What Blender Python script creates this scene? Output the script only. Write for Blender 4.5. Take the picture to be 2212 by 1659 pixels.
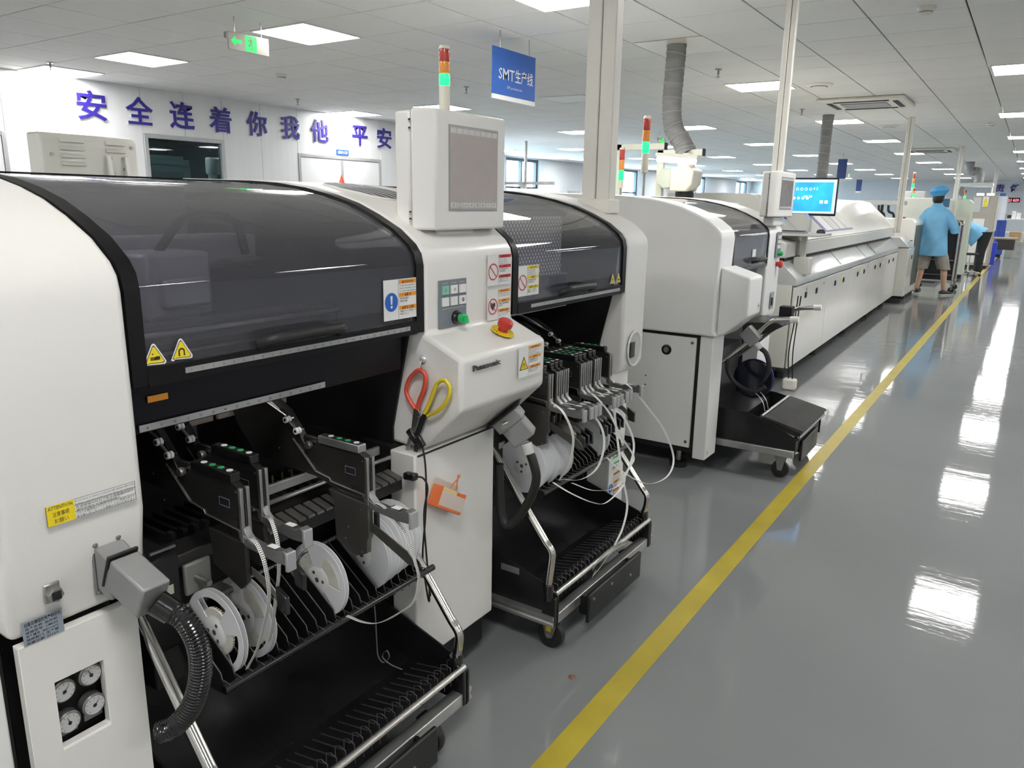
import bpy, math, random
from mathutils import Matrix, Vector
for o in list(bpy.data.objects): bpy.data.objects.remove(o)
scene = bpy.context.scene
col = scene.collection
random.seed(7)

# ---------------------------------------------------------------- camera, world, exposure
CAM_LOC = Vector((0.0, 0.0, 1.39))
YAW, PITCH, ROLL, FPX = 0.58708, 0.23382, 0.017275, 1645.5
fwd = Vector((-math.sin(YAW)*math.cos(PITCH), math.cos(YAW)*math.cos(PITCH), -math.sin(PITCH)))
r0 = Vector((math.cos(YAW), math.sin(YAW), 0)); u0 = r0.cross(fwd)
cam_r = r0*math.cos(ROLL) + u0*math.sin(ROLL)
cam_u = -r0*math.sin(ROLL) + u0*math.cos(ROLL)
cd = bpy.data.cameras.new('camera'); cam = bpy.data.objects.new('camera', cd); col.objects.link(cam)
M = Matrix((cam_r, cam_u, -fwd)).transposed().to_4x4(); M.translation = CAM_LOC
cam.matrix_world = M
cd.sensor_fit = 'HORIZONTAL'; cd.sensor_width = 36.0; cd.lens = 36.0*FPX/2212.0
cd.clip_start = 0.02; cd.clip_end = 200
scene.camera = cam

w = bpy.data.worlds.new('daylight'); scene.world = w; w.use_nodes = True
bg = w.node_tree.nodes['Background']; bg.inputs[0].default_value = (0.72, 0.88, 1.0, 1); bg.inputs[1].default_value = 9.0
scene.view_settings.view_transform = 'Standard'; scene.view_settings.look = 'None'
scene.view_settings.gamma = 1.0; scene.view_settings.use_curve_mapping = False
scene.view_settings.exposure = 1.28
PANEL_STRENGTH = 12.0
try:
    scene.cycles.use_denoising = True
    scene.cycles.max_bounces = 6; scene.cycles.diffuse_bounces = 3; scene.cycles.glossy_bounces = 3
    scene.cycles.transparent_max_bounces = 10; scene.cycles.transmission_bounces = 2; scene.cycles.use_adaptive_sampling = True; scene.cycles.adaptive_threshold = 0.06; scene.cycles.adaptive_min_samples = 16
    scene.cycles.sample_clamp_indirect = 6.0; scene.cycles.caustics_reflective = False; scene.cycles.caustics_refractive = False
except Exception: pass

# ---------------------------------------------------------------- materials
MATS = {}
def mat(name, c=(.8,.8,.8), rough=.5, metal=0.0, bump=0.0, bscale=60.0, var=0.0, vscale=8.0, coat=0.0, emit=None, es=1.0, trans=0.0, alpha=None, spec=None, stretch=None):
    if name in MATS: return MATS[name]
    m = bpy.data.materials.new(name); m.use_nodes = True; nt = m.node_tree; N = nt.nodes; L = nt.links
    b = N['Principled BSDF']
    b.inputs['Base Color'].default_value = (*c, 1); b.inputs['Roughness'].default_value = rough; b.inputs['Metallic'].default_value = metal
    if coat: b.inputs['Coat Weight'].default_value = coat; b.inputs['Coat Roughness'].default_value = .08
    if spec is not None: b.inputs['Specular IOR Level'].default_value = spec
    if emit: b.inputs['Emission Color'].default_value = (*emit, 1); b.inputs['Emission Strength'].default_value = es
    if trans: b.inputs['Transmission Weight'].default_value = trans
    if alpha is not None: b.inputs['Alpha'].default_value = alpha
    tc = N.new('ShaderNodeTexCoord'); src = tc.outputs['Object']
    if stretch:
        mp = N.new('ShaderNodeMapping'); mp.inputs['Scale'].default_value = stretch; L.new(src, mp.inputs['Vector']); src = mp.outputs['Vector']
    if var:
        n = N.new('ShaderNodeTexNoise'); n.inputs['Scale'].default_value = vscale; n.inputs['Detail'].default_value = 2; L.new(src, n.inputs['Vector'])
        r = N.new('ShaderNodeValToRGB'); r.color_ramp.elements[0].position = .3; r.color_ramp.elements[1].position = .7
        r.color_ramp.elements[0].color = (*[max(0, x*(1-var)) for x in c], 1); r.color_ramp.elements[1].color = (*[min(1, x*(1+var)) for x in c], 1)
        L.new(n.outputs['Fac'], r.inputs['Fac']); L.new(r.outputs['Color'], b.inputs['Base Color'])
        mr = N.new('ShaderNodeMapRange'); mr.inputs['To Min'].default_value = max(0, rough*(1-var*1.5)); mr.inputs['To Max'].default_value = min(1, rough*(1+var*1.5))
        L.new(n.outputs['Fac'], mr.inputs['Value']); L.new(mr.outputs['Result'], b.inputs['Roughness'])
    if bump:
        n2 = N.new('ShaderNodeTexNoise'); n2.inputs['Scale'].default_value = bscale; n2.inputs['Detail'].default_value = 1.5; L.new(src, n2.inputs['Vector'])
        bp = N.new('ShaderNodeBump'); bp.inputs['Strength'].default_value = bump; bp.inputs['Distance'].default_value = .01
        L.new(n2.outputs['Fac'], bp.inputs['Height']); L.new(bp.outputs['Normal'], b.inputs['Normal'])
    MATS[name] = m; return m
def glassmat(name, tint, ior=1.45, rough=0.02, bump=0.0, haze=0.0, hc=(.3,.3,.33)):
    m = bpy.data.materials.new(name); m.use_nodes = True; nt = m.node_tree; N = nt.nodes; L = nt.links
    N.remove(N['Principled BSDF']); out = N['Material Output']
    t = N.new('ShaderNodeBsdfTransparent'); t.inputs[0].default_value = (*tint, 1)
    g = N.new('ShaderNodeBsdfGlossy'); g.inputs['Roughness'].default_value = rough
    ge = N.new('ShaderNodeNewGeometry'); dt = N.new('ShaderNodeVectorMath'); dt.operation='DOT_PRODUCT'; L.new(ge.outputs['Normal'], dt.inputs[0]); L.new(ge.outputs['Incoming'], dt.inputs[1])
    def mth(op, a, b=None):
        q = N.new('ShaderNodeMath'); q.operation = op
        for i, x in enumerate((a, b)):
            if x is None: continue
            if isinstance(x, (int, float)): q.inputs[i].default_value = x
            else: L.new(x, q.inputs[i])
        return q.outputs[0]
    f0 = ((ior-1)/(ior+1))**2      # Schlick reflectance of the sheet, same from both faces
    fr = mth('ADD', mth('MULTIPLY', mth('POWER', mth('SUBTRACT', 1.0, mth('ABSOLUTE', dt.outputs['Value'])), 5.0), 1-f0), f0)
    mx = N.new('ShaderNodeMixShader'); L.new(fr, mx.inputs[0]); L.new(t.outputs[0], mx.inputs[1]); L.new(g.outputs[0], mx.inputs[2])
    if bump:
        n = N.new('ShaderNodeTexNoise'); n.inputs['Scale'].default_value = 3; bp = N.new('ShaderNodeBump'); bp.inputs['Strength'].default_value = bump; bp.inputs['Distance'].default_value = .01
        L.new(n.outputs['Fac'], bp.inputs['Height']); L.new(bp.outputs['Normal'], g.inputs['Normal'])
    last = mx
    if haze:      # diffuse grey mixed in stands for scuffs and brightens the dark hoods
        df = N.new('ShaderNodeBsdfDiffuse'); df.inputs[0].default_value = (*hc, 1)
        m2 = N.new('ShaderNodeMixShader'); L.new(df.outputs[0], m2.inputs[2]); L.new(t.outputs[0], m2.inputs[1])
        nz = N.new('ShaderNodeTexNoise'); nz.inputs['Scale'].default_value = 2.5; nz.inputs['Detail'].default_value = 3
        mr = N.new('ShaderNodeMapRange'); mr.inputs['To Min'].default_value = haze*.7; mr.inputs['To Max'].default_value = haze*1.3; L.new(nz.outputs['Fac'], mr.inputs['Value']); L.new(mr.outputs['Result'], m2.inputs[0])
        L.new(m2.outputs[0], mx.inputs[1])
    L.new(mx.outputs[0], out.inputs['Surface']); MATS[name] = m; return m

white = mat('white_enamel', (.8,.785,.75), .32, bump=.03, bscale=220, var=.02, vscale=3, coat=.15)
white2 = mat('white_enamel_cool', (.83,.83,.82), .35, bump=.03, bscale=220, var=.02, vscale=3, coat=.1)
cream = mat('cream_enamel', (.72,.71,.65), .3, bump=.02, bscale=180, var=.03, vscale=2, coat=.2)
beige = mat('beige_plastic', (.75,.71,.6), .4, bump=.02, bscale=150, var=.03)
pvc = mat('white_pvc', (.82,.79,.72), .4, bump=.02, bscale=120, var=.03)
black = mat('black_enamel', (.012,.012,.013), .35, bump=.05, bscale=160, var=.25, vscale=6)
blackm = mat('black_matte', (.01,.01,.011), .6, bump=.08, bscale=200, var=.2)
dark = mat('dark_steel', (.045,.043,.042), .38, metal=.6, bump=.03, bscale=90, var=.25, vscale=9)
steel = mat('brushed_steel', (.42,.41,.39), .32, metal=.9, bump=.05, bscale=90, var=.12, vscale=14)
alu = mat('anodised_aluminium', (.5,.5,.49), .38, metal=.8, bump=.05, bscale=120, var=.12, vscale=12)
zinc = mat('cast_zinc', (.3,.3,.3), .36, metal=.75, bump=.12, bscale=140, var=.1)
chrome = mat('chrome_tube', (.62,.6,.56), .16, metal=1.0, bump=.02, bscale=40, var=.06)
rubber = mat('black_rubber', (.014,.014,.014), .5, bump=.08, bscale=80, var=.2)
gloss_black = mat('gloss_black_plastic', (.01,.01,.011), .2, bump=.02, bscale=60, var=.2, coat=.4)
grey_pl = mat('grey_plastic', (.33,.34,.35), .45, bump=.05, bscale=150, var=.05)
grey_box = mat('grey_cast_housing', (.3,.3,.3), .42, metal=.2, bump=.08, bscale=160, var=.06)
reelm = mat('translucent_reel_plastic', (.72,.75,.79), .35, bump=.02, bscale=60, var=.04, trans=.0, spec=.5)
tapem = mat('paper_carrier_tape', (.9,.89,.86), .55, bump=.03, bscale=200, var=.04)
wound = mat('wound_tape', (.74,.72,.64), .6, bump=.2, bscale=300, var=.08, vscale=40)
slotm = mat('tape_holes', (.1,.09,.08), .7, var=.1)
red = mat('red_plastic', (.55,.04,.03), .35, bump=.02, var=.06)
orange = mat('orange_plastic', (.85,.28,.03), .35, bump=.02, var=.05)
yellow = mat('yellow_print', (.85,.66,.02), .45, var=.03)
ink = mat('black_print', (.02,.02,.02), .5, var=.1)
paperw = mat('white_label', (.8,.8,.78), .4, var=.02)
blue_p = mat('blue_print', (.02,.12,.5), .45, var=.04)
red_p = mat('red_print', (.65,.03,.04), .45, var=.04)
orange_p = mat('orange_print', (.85,.33,.03), .45, var=.03)
green_p = mat('green_plastic', (.02,.42,.12), .35, var=.04)
grey_p = mat('grey_print', (.35,.36,.37), .5, var=.05)
smoked = glassmat('smoked_polycarbonate', (.76,.76,.8), 1.55, .015, .02, .11, (.27,.27,.3))
smoked2 = glassmat('clear_smoked_polycarbonate', (.84,.84,.87), 1.55, .015, .02, .06)
clearg = glassmat('clear_glass', (.9,.95,.97), 1.45, .0)
green_on = mat('lit_green_lens', (.02,.5,.12), .3, emit=(.005,.9,.1), es=1.6, var=.02)
red_lens = mat('red_lens', (.5,.05,.03), .25, var=.05, coat=.4)
orange_lens = mat('amber_lens', (.85,.3,.04), .25, var=.05, coat=.4)

# ---------------------------------------------------------------- mesh builder
ORG = {}
TXT = {}
class MB:
    def __init__(s, X=None): s.v=[]; s.f=[]; s.m=[]; s.cm=0; s.X=X
    def mi(s, i): s.cm=i; return s
    def add(s, vs, fs):
        o=len(s.v)
        for p in vs: s.v.append(Vector(p) if s.X is None else s.X @ Vector(p))
        for f in fs: s.f.append([i+o for i in f]); s.m.append(s.cm)
        return s
    def box(s, x0,x1,y0,y1,z0,z1):
        return s.add([(x0,y0,z0),(x1,y0,z0),(x1,y1,z0),(x0,y1,z0),(x0,y0,z1),(x1,y0,z1),(x1,y1,z1),(x0,y1,z1)],
            [(0,3,2,1),(4,5,6,7),(0,1,5,4),(1,2,6,5),(2,3,7,6),(3,0,4,7)])
    def obox(s, c, ax, ay, az):
        c=Vector(c); ax,ay,az=Vector(ax)/2,Vector(ay)/2,Vector(az)/2
        vs=[c+i*ax+j*ay+k*az for k in (-1,1) for (i,j) in ((-1,-1),(1,-1),(1,1),(-1,1))]
        return s.add(vs,[(0,3,2,1),(4,5,6,7),(0,1,5,4),(1,2,6,5),(2,3,7,6),(3,0,4,7)])
    def prism(s, poly, a0, a1, axis='y'):
        n=len(poly)
        f={'y':lambda p,a:(p[0],a,p[1]),'x':lambda p,a:(a,p[0],p[1]),'z':lambda p,a:(p[0],p[1],a)}[axis]
        vs=[f(p,a0) for p in poly]+[f(p,a1) for p in poly]
        return s.add(vs,[tuple(range(n)),tuple(range(2*n-1,n-1,-1))]+[(i,i+n,(i+1)%n+n,(i+1)%n) for i in range(n)])
    def strip(s, prof, a0, a1, t, axis='y'):      # open profile given thickness t along its normals
        n=len(prof); out=[]
        for i in range(n):
            a=Vector(prof[max(0,i-1)]); b=Vector(prof[min(n-1,i+1)]); d=(b-a).normalized(); out.append((prof[i][0]-d.y*t, prof[i][1]+d.x*t))
        return s.prism(list(prof)+out[::-1], a0, a1, axis)
    def cyl(s, p0, p1, r, r1=None, n=14, cap=True):
        p0=Vector(p0); p1=Vector(p1); r1=r if r1 is None else r1; d=(p1-p0).normalized()
        a=d.orthogonal().normalized(); b=d.cross(a)
        vs=[]
        for p,q in ((p0,r),(p1,r1)):
            for i in range(n): t=2*math.pi*i/n; vs.append(p+(a*math.cos(t)+b*math.sin(t))*q)
        fs=[(i,(i+1)%n,(i+1)%n+n,i+n) for i in range(n)]
        if cap: fs+=[tuple(range(n-1,-1,-1)),tuple(range(n,2*n))]
        return s.add(vs,fs)
    def lathe(s, prof, c, d=(0,0,1), n=20):      # prof: (r, h) along axis d from c
        c=Vector(c); d=Vector(d).normalized(); a=d.orthogonal().normalized(); b=d.cross(a); vs=[]; k=len(prof)
        for r,h in prof:
            for i in range(n): t=2*math.pi*i/n; vs.append(c+d*h+(a*math.cos(t)+b*math.sin(t))*r)
        fs=[(j*n+i,j*n+(i+1)%n,(j+1)*n+(i+1)%n,(j+1)*n+i) for j in range(k-1) for i in range(n)]
        fs+=[tuple(range(n-1,-1,-1)),tuple(range((k-1)*n,k*n))]
        return s.add(vs,fs)
    def tube(s, pts, r, n=8, closed=False):
        P=[Vector(p) for p in pts]; k=len(P); rr=r if isinstance(r,(list,tuple)) else [r]*k; vs=[]; prev=None
        for i in range(k):
            if closed: d=(P[(i+1)%k]-P[i-1]).normalized()
            else: d=(P[min(k-1,i+1)]-P[max(0,i-1)]).normalized()
            if prev is None: a=d.orthogonal().normalized()
            else:
                a=prev-d*prev.dot(d); a=a.normalized() if a.length>1e-6 else d.orthogonal().normalized()
            prev=a; b=d.cross(a)
            for j in range(n): t=2*math.pi*j/n; vs.append(P[i]+(a*math.cos(t)+b*math.sin(t))*rr[i])
        m=k if closed else k-1
        fs=[(i*n+j,i*n+(j+1)%n,((i+1)%k)*n+(j+1)%n,((i+1)%k)*n+j) for i in range(m) for j in range(n)]
        if not closed: fs+=[tuple(range(n-1,-1,-1)),tuple(range((k-1)*n,k*n))]
        return s.add(vs,fs)
    def ribbon(s, pts, wv, t=.0006):      # flat band: pts centre line, wv width vector(s)
        P=[Vector(p) for p in pts]; k=len(P); vs=[]
        for i in range(k):
            W=Vector(wv[i] if isinstance(wv,list) else wv)/2
            d=(P[min(k-1,i+1)]-P[max(0,i-1)]).normalized(); nn=d.cross(W).normalized()*t
            vs+=[P[i]-W,P[i]+W,P[i]+W+nn,P[i]-W+nn]
        fs=[(i*4+j,i*4+(j+1)%4,(i+1)*4+(j+1)%4,(i+1)*4+j) for i in range(k-1) for j in range(4)]+[(3,2,1,0),tuple((k-1)*4+j for j in range(4))]
        return s.add(vs,fs)
    def poly(s, pts): return s.add(pts,[tuple(range(len(pts)))])
    def text(s, body, size, o, u, v, t=.0004, align='L', bold=0.0, fit=None):
        key=(body,round(bold,4))
        if key not in TXT:
            c=bpy.data.curves.new('t','FONT'); c.body=body; c.size=1; c.resolution_u=1; c.offset=bold; c.fill_mode='FRONT'
            ob=bpy.data.objects.new('t',c); me=ob.to_mesh()
            TXT[key]=([tuple(p.co)[:2] for p in me.vertices],[tuple(p.vertices) for p in me.polygons])
            ob.to_mesh_clear(); bpy.data.objects.remove(ob); bpy.data.curves.remove(c)
        vs,fs=TXT[key]
        if not vs: return s
        x0=min(p[0] for p in vs); x1=max(p[0] for p in vs); o=Vector(o); u=Vector(u); v=Vector(v); n=u.cross(v)
        sx=size if fit is None else min(size*1.3, fit/(x1-x0))
        sh={'L':x0,'C':(x0+x1)/2,'R':x1}[align]
        return s.add([o+u*((p[0]-sh)*sx)+v*(p[1]*size)+n*t for p in vs],fs)
    def slab(s, body, size, o, u, v, t, bold=0.0, align='C', hfit=None, wfit=None):   # raised lettering with thickness
        s.text(body,size,o,u,v,0,align,bold); return s
    def build(s, name, m, parent=None, smooth=False, bev=0, seg=2, loc=None, **props):
        me=bpy.data.meshes.new(name)
        if parent is not None: org=ORG[parent]
        elif loc is not None: org=Vector(loc)
        else:
            xs=[p.x for p in s.v]; ys=[p.y for p in s.v]; org=Vector(((min(xs)+max(xs))/2,(min(ys)+max(ys))/2,min(p.z for p in s.v)))
        me.from_pydata([tuple(p-org) for p in s.v],[],s.f)
        ms=m if isinstance(m,(list,tuple)) else [m]
        for x in ms: me.materials.append(x)
        if len(ms)>1: me.polygons.foreach_set('material_index',s.m)
        if smooth:
            me.polygons.foreach_set('use_smooth',[True]*len(me.polygons)); me.set_sharp_from_angle(angle=math.radians(38))
        ob=bpy.data.objects.new(name,me); col.objects.link(ob); ORG[ob]=org
        if parent is not None: ob.parent=parent
        else: ob.location=org
        if bev:
            b=ob.modifiers.new('edge','BEVEL'); b.width=bev; b.segments=seg; b.limit_method='ANGLE'; b.angle_limit=math.radians(40)
            me.polygons.foreach_set('use_smooth',[True]*len(me.polygons))
            if not smooth: me.set_sharp_from_angle(angle=math.radians(50))
        for k,vv in props.items(): ob[k]=vv
        return ob
def thing(name, label, cat, loc, group=None):
    o=bpy.data.objects.new(name,None); o.empty_display_size=.05; col.objects.link(o); o.location=loc; ORG[o]=Vector(loc)
    o['label']=label; o['category']=cat
    if group: o['group']=group
    return o
def tag(o, label, cat, group=None):
    o['label']=label; o['category']=cat
    if group: o['group']=group
    return o
def struct(o): o['kind']='structure'; return o
def dup(o, loc, parent=None, label=None, group=None):
    c=o.copy(); col.objects.link(c); ORG[c]=Vector(loc) if parent is None else ORG[parent]
    if parent is None: c.location=loc
    else: c.parent=parent
    if label: c['label']=label
    if group: c['group']=group
    for ch in list(o.children): dup(ch, None, c)
    return c
def arc(c, r, a0, a1, n, ax=(1,0,0), ay=(0,0,1)):
    c=Vector(c); ax=Vector(ax); ay=Vector(ay)
    return [c+ax*(r*math.cos(a0+(a1-a0)*i/n))+ay*(r*math.sin(a0+(a1-a0)*i/n)) for i in range(n+1)]
def spline(pts, n=8):     # Catmull-Rom through pts
    P=[Vector(p) for p in pts]; P=[2*P[0]-P[1]]+P+[2*P[-1]-P[-2]]; out=[]
    for i in range(1,len(P)-2):
        p0,p1,p2,p3=P[i-1:i+3]
        for j in range(n):
            t=j/n; out.append(.5*((2*p1)+(p2-p0)*t+(2*p0-5*p1+4*p2-p3)*t*t+(3*p1-p0-3*p2+p3)*t**3))
    out.append(P[-2]); return out
XP,YP,ZP=Vector((1,0,0)),Vector((0,1,0)),Vector((0,0,1))
def text3(mb, body, size, o, u, v, depth, bold=0.0, align='C', wfit=None):    # raised lettering, depth along u x v
    key=(body,round(bold,4),'3')
    if key not in TXT:
        c=bpy.data.curves.new('t','FONT'); c.body=body; c.size=1; c.resolution_u=2; c.offset=bold; c.extrude=.5
        ob=bpy.data.objects.new('t',c); me=ob.to_mesh()
        TXT[key]=([tuple(p.co) for p in me.vertices],[tuple(p.vertices) for p in me.polygons])
        ob.to_mesh_clear(); bpy.data.objects.remove(ob); bpy.data.curves.remove(c)
    vs,fs=TXT[key]; x0=min(p[0] for p in vs); x1=max(p[0] for p in vs); y0=min(p[1] for p in vs); y1=max(p[1] for p in vs)
    o=Vector(o); u=Vector(u); v=Vector(v); n=u.cross(v)
    sx=size if wfit is None else wfit/(x1-x0)
    sh={'L':x0,'C':(x0+x1)/2}[align]; ym=(y0+y1)/2 if align=='C' else 0
    mb.add([o+u*((p[0]-sh)*sx)+v*((p[1]-ym)*size)+n*((p[2]+.5)*depth) for p in vs],fs); return mb
# ================================================================ THE ROOM
CEIL=2.64
def floor_material():
    m=bpy.data.materials.new('grey_epoxy_floor'); m.use_nodes=True; nt=m.node_tree; N=nt.nodes; L=nt.links; b=N['Principled BSDF']
    tc=N.new('ShaderNodeTexCoord')
    n1=N.new('ShaderNodeTexNoise'); n1.inputs['Scale'].default_value=.7; n1.inputs['Detail'].default_value=3; L.new(tc.outputs['Object'],n1.inputs['Vector'])
    n2=N.new('ShaderNodeTexNoise'); n2.inputs['Scale'].default_value=420; n2.inputs['Detail'].default_value=2; L.new(tc.outputs['Object'],n2.inputs['Vector'])
    r=N.new('ShaderNodeValToRGB'); r.color_ramp.elements[0].position=.3; r.color_ramp.elements[1].position=.75
    r.color_ramp.elements[0].color=(.22,.23,.235,1); r.color_ramp.elements[1].color=(.255,.265,.27,1); L.new(n1.outputs['Fac'],r.inputs['Fac'])
    r2=N.new('ShaderNodeValToRGB'); r2.color_ramp.elements[0].position=.68; r2.color_ramp.elements[1].position=.78
    r2.color_ramp.elements[0].color=(0,0,0,1); r2.color_ramp.elements[1].color=(.12,.12,.12,1); L.new(n2.outputs['Fac'],r2.inputs['Fac'])
    mx=N.new('ShaderNodeMix'); mx.data_type='RGBA'; mx.blend_type='ADD'; mx.inputs['Factor'].default_value=1; L.new(r.outputs['Color'],mx.inputs['A']); L.new(r2.outputs['Color'],mx.inputs['B'])
    L.new(mx.outputs['Result'],b.inputs['Base Color'])
    mp=N.new('ShaderNodeMapping'); mp.inputs['Scale'].default_value=(.8,4.5,1); mp.inputs['Rotation'].default_value=(0,0,.35); L.new(tc.outputs['Object'],mp.inputs['Vector'])
    n3=N.new('ShaderNodeTexNoise'); n3.inputs['Scale'].default_value=1.6; n3.inputs['Detail'].default_value=6; n3.inputs['Roughness'].default_value=.6; L.new(mp.outputs['Vector'],n3.inputs['Vector'])
    bp=N.new('ShaderNodeBump'); bp.inputs['Strength'].default_value=.28; bp.inputs['Distance'].default_value=.004; L.new(n3.outputs['Fac'],bp.inputs['Height'])
    L.new(bp.outputs['Normal'],b.inputs['Normal'])
    mr=N.new('ShaderNodeMapRange'); mr.inputs['To Min'].default_value=.03; mr.inputs['To Max'].default_value=.08; L.new(n1.outputs['Fac'],mr.inputs['Value']); L.new(mr.outputs['Result'],b.inputs['Roughness'])
    b.inputs['Specular IOR Level'].default_value=.4
    return m
struct(MB().box(-12.4,6.7,-5.2,40.2,-.1,0).build('floor',floor_material(),loc=(0,0,0)))
ln=MB()
ys=[-3.0+i*.5 for i in range(87)]
for i in range(86):
    a,b=ys[i],ys[i+1]; ln.add([(-.862,a,.0006),(-.788,a,.0006),(-.788,b,.0006),(-.862,b,.0006),(-.862,a,.0012),(-.788,a,.0012),(-.788,b,.0012),(-.862,b,.0012)],[(4,5,6,7)]+([(0,1,5,4)] if i==0 else [])+([(2,3,7,6)] if i==85 else [])+[(1,2,6,5),(3,0,4,7)])
tag(ln.build('floor_marking_line',mat('yellow_floor_paint',(.5,.4,.045),.35,bump=.05,bscale=90,var=.12,vscale=6),loc=(-.825,0,.0006)),'long yellow painted line on the grey floor along the aisle','floor marking')

tilem=mat('mineral_ceiling_tile',(.86,.855,.83),.75,bump=.1,bscale=260,var=.02,vscale=2)
dk=mat('ceiling_void',(.02,.02,.02),.9,var=.1)
ceil_o=struct(MB().box(-12.4,6.7,-5.2,40.2,CEIL+.06,CEIL+.16).build('ceiling',dk,loc=(0,0,CEIL)))
DX,DY=.582,.608
def project(p):
    d=Vector(p)-CAM_LOC; z=d.dot(fwd)
    if z<.05: return None
    return 1106+FPX*d.dot(cam_r)/z, 829.5-FPX*d.dot(cam_u)/z, z
cells=[]
for i in range(-21,13):
    for j in range(-19,57):
        x0=-.541+i*DX; y0=5.93+j*DY
        if y0>40 or x0>6.6 or x0+DX<-12.3: continue
        q=project((x0+DX/2,y0+DY/2,CEIL)); vis=q and -60<q[0]<2270 and -40<q[1]<460
        cells.append(((q[2] if vis else 999),x0,y0))
cells.sort()
tm=MB().add([(.005,.005,.0),(DX-.005,.005,0),(DX-.005,DY-.005,0),(.005,DY-.005,0),(.008,.008,-.002),(DX-.008,.008,-.002),(DX-.008,DY-.008,-.002),(.008,DY-.008,-.002),(.005,.005,.014),(DX-.005,.005,.014),(DX-.005,DY-.005,.014),(.005,DY-.005,.014)],
  [(7,6,5,4),(0,4,5,1),(1,5,6,2),(2,6,7,3),(3,7,4,0),(0,1,9,8),(1,2,10,9),(2,3,11,10),(3,0,8,11)])
rest=MB(); first=None
for k,(d,x0,y0) in enumerate(cells):
    if k<300 and d<900:
        if first is None:
            first=MB(); first.v=tm.v; first.f=tm.f; first.m=tm.m
            ORG[None]=Vector((0,0,0)); t=first.build('ceiling_tile',tilem,ceil_o); me=t.data
            for vv,pp in zip(me.vertices,tm.v): vv.co=pp
            first=t
        else: t=first.copy(); col.objects.link(t); t.parent=ceil_o
        t.location=(x0,y0,random.uniform(-.0006,.0006))
    else:
        rest.add([Vector((x0,y0,CEIL))+p for p in tm.v],tm.f)
rest.build('ceiling_tile_field',tilem,ceil_o,kind='stuff')

wallm=mat('white_sandwich_panel',(.8,.81,.82),.3,bump=.12,bscale=3,var=.015,vscale=1.5,stretch=(1,9,.1))
plaster=mat('white_plaster',(.74,.77,.8),.7,bump=.05,bscale=60,var=.02)
sealm=mat('panel_joint',(.4,.42,.43),.7,var=.1)
# left partition of sandwich panels
WL=-8.95
wl=struct(MB().box(WL-.09,WL-.075,-5.2,10.5,0,CEIL).build('wall_left',sealm,loc=(WL,0,0)))
# the window and doors are openings in the sheet behind them, so the sheet is split
def wpanel(y0,y1,z0=0.0,z1=CEIL): return MB().box(WL-.05,WL,y0+.002,y1-.002,z0,z1).build('panel',wallm,wl,bev=.003)
wl.data.clear_geometry()
sh=MB()
for a,b,c,d in ((-5.2,5.44,0,CEIL),(5.44,6.55,0,.98),(5.44,6.55,2.12,CEIL),(6.55,10.5,0,CEIL)): sh.box(WL-.06,WL-.051,a,b,c,d)
wl.data.from_pydata([tuple(p-ORG[wl]) for p in sh.v],[],sh.f)
edges=[-5.2,-4.2,-3.2,-2.2,-1.2,-.2,.8,1.8,2.95]
for a,b in zip(edges,edges[1:]): wpanel(a,b)
wpanel(2.95,3.93,2.02)
for a,b in ((3.93,4.68),(4.68,5.44)): wpanel(a,b)
wpanel(5.44,6.0,2.12); wpanel(6.0,6.55,2.12); wpanel(5.44,6.55,0,.98)
for a,b in ((6.55,7.15),(7.15,7.78)): wpanel(a,b)
wpanel(7.78,8.65,2.03); wpanel(8.65,9.49,2.03)
wpanel(9.49,10.5)
framem=mat('grey_door_frame',(.45,.46,.47),.4,metal=.3,var=.05)
def door(n,y0,y1,z1,leaves):
    d=MB()
    d.box(WL-.03,WL+.012,y0,y0+.045,0,z1); d.box(WL-.03,WL+.012,y1-.045,y1,0,z1); d.box(WL-.03,WL+.012,y0+.045,y1-.045,z1-.045,z1)
    dd=struct(d.build('door_%d'%n,framem,bev=.003)); w_=(y1-y0-.09)/leaves
    for i in range(leaves):
        a=y0+.045+i*w_; lf=MB().box(WL-.02,WL+.004,a+.003,a+w_-.003,.01,z1-.05).build('leaf',wallm,dd,bev=.003)
        yh=a+w_-.06 if i==0 else a+.06
        MB().box(WL+.004,WL+.04,yh-.01,yh+.01,.98,1.12).build('door_handle',steel,lf,bev=.003)
    if leaves==2: MB().box(WL+.004,WL+.014,y0+.045+w_-.02,y0+.045+w_+.02,.01,z1-.05).build('meeting_strip',framem,dd)
    return dd
door(1,7.78,9.49,2.03,2); door(2,2.95,3.93,2.02,1)
# plate over the double door
pl=MB(); pl.mi(0).box(WL+.001,WL+.012,8.525,8.772,2.05,2.13)
pl.mi(1); pl.text('组织办公室',.05,(WL+.0125,8.648,2.072),YP,ZP,.0006,'C',.01,fit=.2)
tag(pl.build('room_plate',[blue_p,paperw]),'small blue room plate above the white double door','sign')
# dark inner window with a room behind it
wf=MB(); y0,y1,z0,z1=5.44,6.55,.98,2.12
wf.box(WL-.06,WL+.015,y0,y0+.05,z0,z1).box(WL-.06,WL+.015,y1-.05,y1,z0,z1).box(WL-.06,WL+.015,y0+.05,y1-.05,z1-.05,z1).box(WL-.06,WL+.015,y0+.05,y1-.05,z0,z0+.05)
win1=struct(wf.build('window_1',framem,bev=.003))
MB().box(WL-.03,WL-.024,y0+.05,y1-.05,z0+.05,z1-.05).build('pane',glassmat('inner_window_glass',(.5,.6,.62),1.5),win1)
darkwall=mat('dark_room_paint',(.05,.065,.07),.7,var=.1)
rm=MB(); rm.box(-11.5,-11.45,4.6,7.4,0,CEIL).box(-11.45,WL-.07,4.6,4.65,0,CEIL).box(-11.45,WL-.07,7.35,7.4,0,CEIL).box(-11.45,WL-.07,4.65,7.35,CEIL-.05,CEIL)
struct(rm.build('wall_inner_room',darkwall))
ov=thing('drying_oven','pale grey drying cabinet seen through the dark window','cabinet',(-9.5,5.85,0))
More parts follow.
